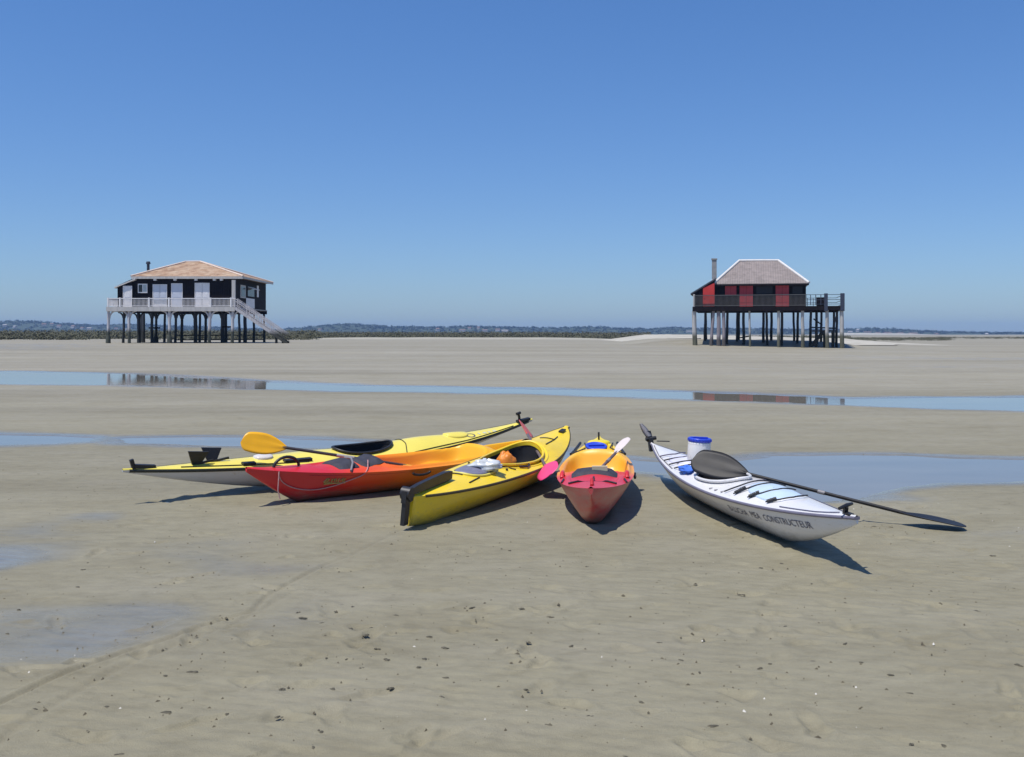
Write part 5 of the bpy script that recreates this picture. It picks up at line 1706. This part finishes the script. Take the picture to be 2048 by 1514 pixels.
# drift banks of pale dry sand
DRY = mat('pale_dry_sand', (0.40, 0.38, 0.325), 0.95, 0.12, 0.25, bmp=0.08, bscale=1.2, dirt=((0.26, 0.24, 0.18), 0.58))
def bank(name, label, px0, px1, d0, d1, h, m=DRY, hr=1.0, seed=0):
    n, k = 90, 24
    V = np.zeros((n + 1, k + 1, 3))
    for a in range(n + 1):
        for b_ in range(k + 1):
            t, s = a / n, b_ / k
            wob = 0.25 * (d1 - d0) * float(fnoise(np.array([t * 40.0]), np.array([seed * 3.0]), 0.35)) * (1 - s)
            d = d0 + (d1 - d0) * s + wob
            x = ((px0 + (px1 - px0) * t) - CX) / F * (d0 + d1) / 2
            e = min(1, min(t, 1 - t) * 6) ** 0.7
            z = tz(x, d) - 0.06 + (h * (1 + (hr - 1) * t) + 0.06) * e * math.sin(math.pi * min(1, s * 0.9 + 0.02)) ** 0.75 * (1 + 0.25 * float(fnoise(np.array([x]), np.array([d]), 0.22)))
            V[a, b_] = (x, d, z)
    i = np.arange(n)[:, None] * (k + 1) + np.arange(k)[None, :]
    Q = np.stack([i, i + k + 1, i + k + 2, i + 1], -1).reshape(-1, 4)
    tag(np_mesh(name, V.reshape(-1, 3), Q, m), label, kind='structure')
bank('sand_bank', 'bank of pale dry sand behind the red and black house', 1235, 1730, 138, 215, 1.45, hr=0.5, seed=1)
bank('beach', 'strip of pale beach on the far shore', 1640, 1850, 1900, 2100, 4.0, hr=0.5, seed=2)
bank('sand_rise', 'low rise of pale sand in front of the scrub', 560, 1290, 205, 262, 0.28, mat('pale_damp_sand', (0.33, 0.31, 0.25), 0.95, 0.1, 0.3), seed=3)

# ------------------------------------------------------------------ weed scraps, worm-hole spots, casts and shells on the sand
WEED = mat('dark_weed_and_hole', (0.075, 0.066, 0.042), 0.7, 0.4, 30)
def scrap_mesh(seed):
    rnd = random.Random(seed)
    mb = MB()
    for q in range(rnd.choice((2, 3, 3, 4))):
        cx, cy = rnd.uniform(-0.022, 0.022), rnd.uniform(-0.014, 0.014)
        r = rnd.uniform(0.006, 0.012)
        rings = []
        for i in range(4):
            th = [0.02, 0.5, 1.0, 1.55][i]
            rings.append([(cx + r * 1.5 * math.sin(th) * math.cos(a) * rnd.uniform(0.7, 1.3), cy + r * math.sin(th) * math.sin(a) * rnd.uniform(0.7, 1.3), r * 0.75 * math.cos(th) - 0.001) for a in [2 * math.pi * k / 9 for k in range(9)]])
        mb.loft(rings, closed_u=True, flip=True)
    return mb
protos = [scrap_mesh(s).build('weed_and_hole_spot', WEED) for s in range(7)]
SPOTS = [(133, 947), (160, 952), (78, 948), (165, 1140), (157, 1175), (310, 1175), (40, 1220), (12, 1268), (333, 1297), (484, 1293), (388, 1344), (452, 1360), (333, 1352), (215, 1415), (66, 1419), (178, 1462), (243, 1508),
         (565, 1378), (327, 1425), (455, 1427), (562, 1434), (622, 1432), (640, 1463), (628, 1495), (596, 1225), (672, 1223), (706, 1215), (790, 1230), (840, 1230), (930, 1216), (943, 1216), (603, 1236), (647, 1246), (700, 1257), (747, 1256),
         (731, 1269), (754, 1297), (693, 1318), (775, 1320), (850, 1320), (840, 1335), (862, 1275), (895, 1296), (573, 1311), (652, 1316), (722, 1337), (785, 1376), (897, 1356), (665, 1377), (887, 1394), (1006, 1265), (1055, 1285), (1143, 1293), (1040, 1217), (1003, 1215),
         (1175, 1133), (1106, 1234), (1313, 1227), (1317, 1286), (1480, 1190), (1520, 1137), (1565, 1128), (1623, 1168), (1693, 1206), (1571, 1253), (1364, 1320), (1690, 1288), (1785, 1350), (1826, 1388), (1950, 1434), (1935, 1448), (1723, 1474), (2013, 1285), (2035, 1330), (1432, 1452),
         (1045, 1378), (1055, 1381), (1175, 1435), (1198, 1441), (1100, 1450), (1315, 1493), (1248, 1513), (1020, 1101), (1003, 1098), (1287, 1405), (1540, 1328), (1539, 1328), (1822, 1488), (1885, 1490), (1725, 1326), (1890, 1300), (1950, 1223), (1400, 1345), (1520, 1336), (1984, 1112), (1745, 1053), (1785, 1055)]
for i, (px, py) in enumerate(SPOTS):  # some of these dark lumps stand in for worm holes
    x, y = gp(px, py)
    p = protos[i % 7]
    if i < 7:
        o = p
    else:
        o = p.copy(); COL.objects.link(o)
    o.location = (x, y, 0.0)
    o.rotation_euler = (0, 0, random.uniform(0, 6.28))
    k = random.uniform(0.45, 0.85)
    o.scale = (k * random.uniform(0.8, 1.5), k, k * 0.9)
    tag(o, 'small dark spot of seaweed and worm hole on the damp sand', 'seaweed', 'seaweed scraps on the sand')

WP = [px_poly(p) for p in WATER]
def litter(name, label, m, n, rmin, rmax, seed, flat, ylo=4.0, yhi=14.0):
    rng = np.random.default_rng(seed)
    vs, fs = [], []
    for _ in range(n):
        y = ylo * (yhi / ylo) ** rng.random()
        x = rng.uniform(-0.58, 0.58) * y
        if any(poly_sd(P, np.array([x]), np.array([y]))[0] > -0.05 for P in WP):
            continue
        r = rng.uniform(rmin, rmax)
        a0 = rng.uniform(0, 6.28)
        st = rng.uniform(1, 2.6)
        o = len(vs)
        c, s = math.cos(a0), math.sin(a0)
        for k in range(6):
            a = k * math.pi / 3
            q = r * rng.uniform(0.7, 1.25)
            lx, ly = q * st * math.cos(a), q * math.sin(a)
            vs.append((x + lx * c - ly * s, y + lx * s + ly * c, -0.004))
        vs.append((x, y, r * flat + 0.003))
        fs += [(o + k, o + (k + 1) % 6, o + 6) for k in range(6)]
    mb = MB(); mb.add(vs, fs, True)
    return tag(mb.build(name, m), label, kind='stuff')
litter('sand_debris', 'fine dark specks of weed and worm casts strewn over the sand', mat('brown_debris', (0.085, 0.072, 0.045), 0.8, 0.3, 20), 1300, 0.003, 0.0075, 21, 0.5)
litter('shell_fragments', 'small white shell fragments scattered over the sand', mat('white_shell', (0.52, 0.50, 0.45), 0.5, 0.08, 20), 60, 0.003, 0.008, 22, 0.5)

# ------------------------------------------------------------------ air
mb = MB(); mb.box((-5600, -60, -2.2), (5600, 5600, 62))
hz, nt, b = new_mat('haze_air')
nt.nodes.remove(b)
vol = nt.nodes.new('ShaderNodeVolumePrincipled')
vol.inputs['Color'].default_value = (0.36, 0.60, 1.0, 1)
vol.inputs['Density'].default_value = 0.000135
vol.inputs['Anisotropy'].default_value = 0.0
nt.links.new(vol.outputs['Volume'], nt.nodes['Material Output'].inputs['Volume'])
tag(mb.build('haze', hz), 'thin blue haze over the bay', kind='stuff')

# ------------------------------------------------------------------ light, sky, camera
el = math.asin(SUN.z)
az = math.atan2(SUN.x, SUN.y)
ld = bpy.data.lights.new('sun', 'SUN')
ld.energy = 4.8
ld.angle = rad(0.53)
ld.color = (1.0, 0.95, 0.87)
lo = bpy.data.objects.new('sun', ld)
COL.objects.link(lo)
lo.rotation_euler = (-SUN).to_track_quat('-Z', 'Y').to_euler()
lo.location = (0, 0, 50)

w = bpy.data.worlds.new('World')
SC.world = w
w.use_nodes = True
nt = w.node_tree
bg = nt.nodes['Background']
sk = nt.nodes.new('ShaderNodeTexSky')
sk.sky_type = 'NISHITA'
sk.sun_disc = False
sk.sun_elevation = el
sk.sun_rotation = az % (2 * math.pi)
sk.altitude = 0
sk.air_density = 1.0
sk.dust_density = 0.4
sk.ozone_density = 3.0
tcw = nt.nodes.new('ShaderNodeTexCoord')
spw = nt.nodes.new('ShaderNodeSeparateXYZ')
nt.links.new(tcw.outputs['Generated'], spw.inputs[0])
air = ramp(nt, spw.outputs['Z'], [(0.0, (0.52, 0.665, 0.93)), (0.12, (0.50, 0.665, 0.93)), (0.30, (0.47, 0.70, 1.0))])
nt.links.new(mix(nt, 1.0, sk.outputs['Color'], air, 'MULTIPLY'), bg.inputs['Color'])
bg.inputs['Strength'].default_value = 0.128

cd = bpy.data.cameras.new('camera')
cd.sensor_fit = 'HORIZONTAL'
cd.sensor_width = 36.0
cd.lens = 36.0 * F / 2048.0
cd.shift_y = (HY - 757.0) / 2048.0
cd.clip_start = 0.05
cd.clip_end = 20000
co = bpy.data.objects.new('camera', cd)
COL.objects.link(co)
co.location = (0, 0, CH)
co.rotation_euler = (rad(90), 0, 0)
SC.camera = co

SC.view_settings.view_transform = 'Standard'
SC.view_settings.look = 'None'
SC.view_settings.exposure = 0.0
SC.view_settings.gamma = 1.0
SC.cycles.max_bounces = 6
SC.cycles.volume_bounces = 0
SC.cycles.use_denoising = True
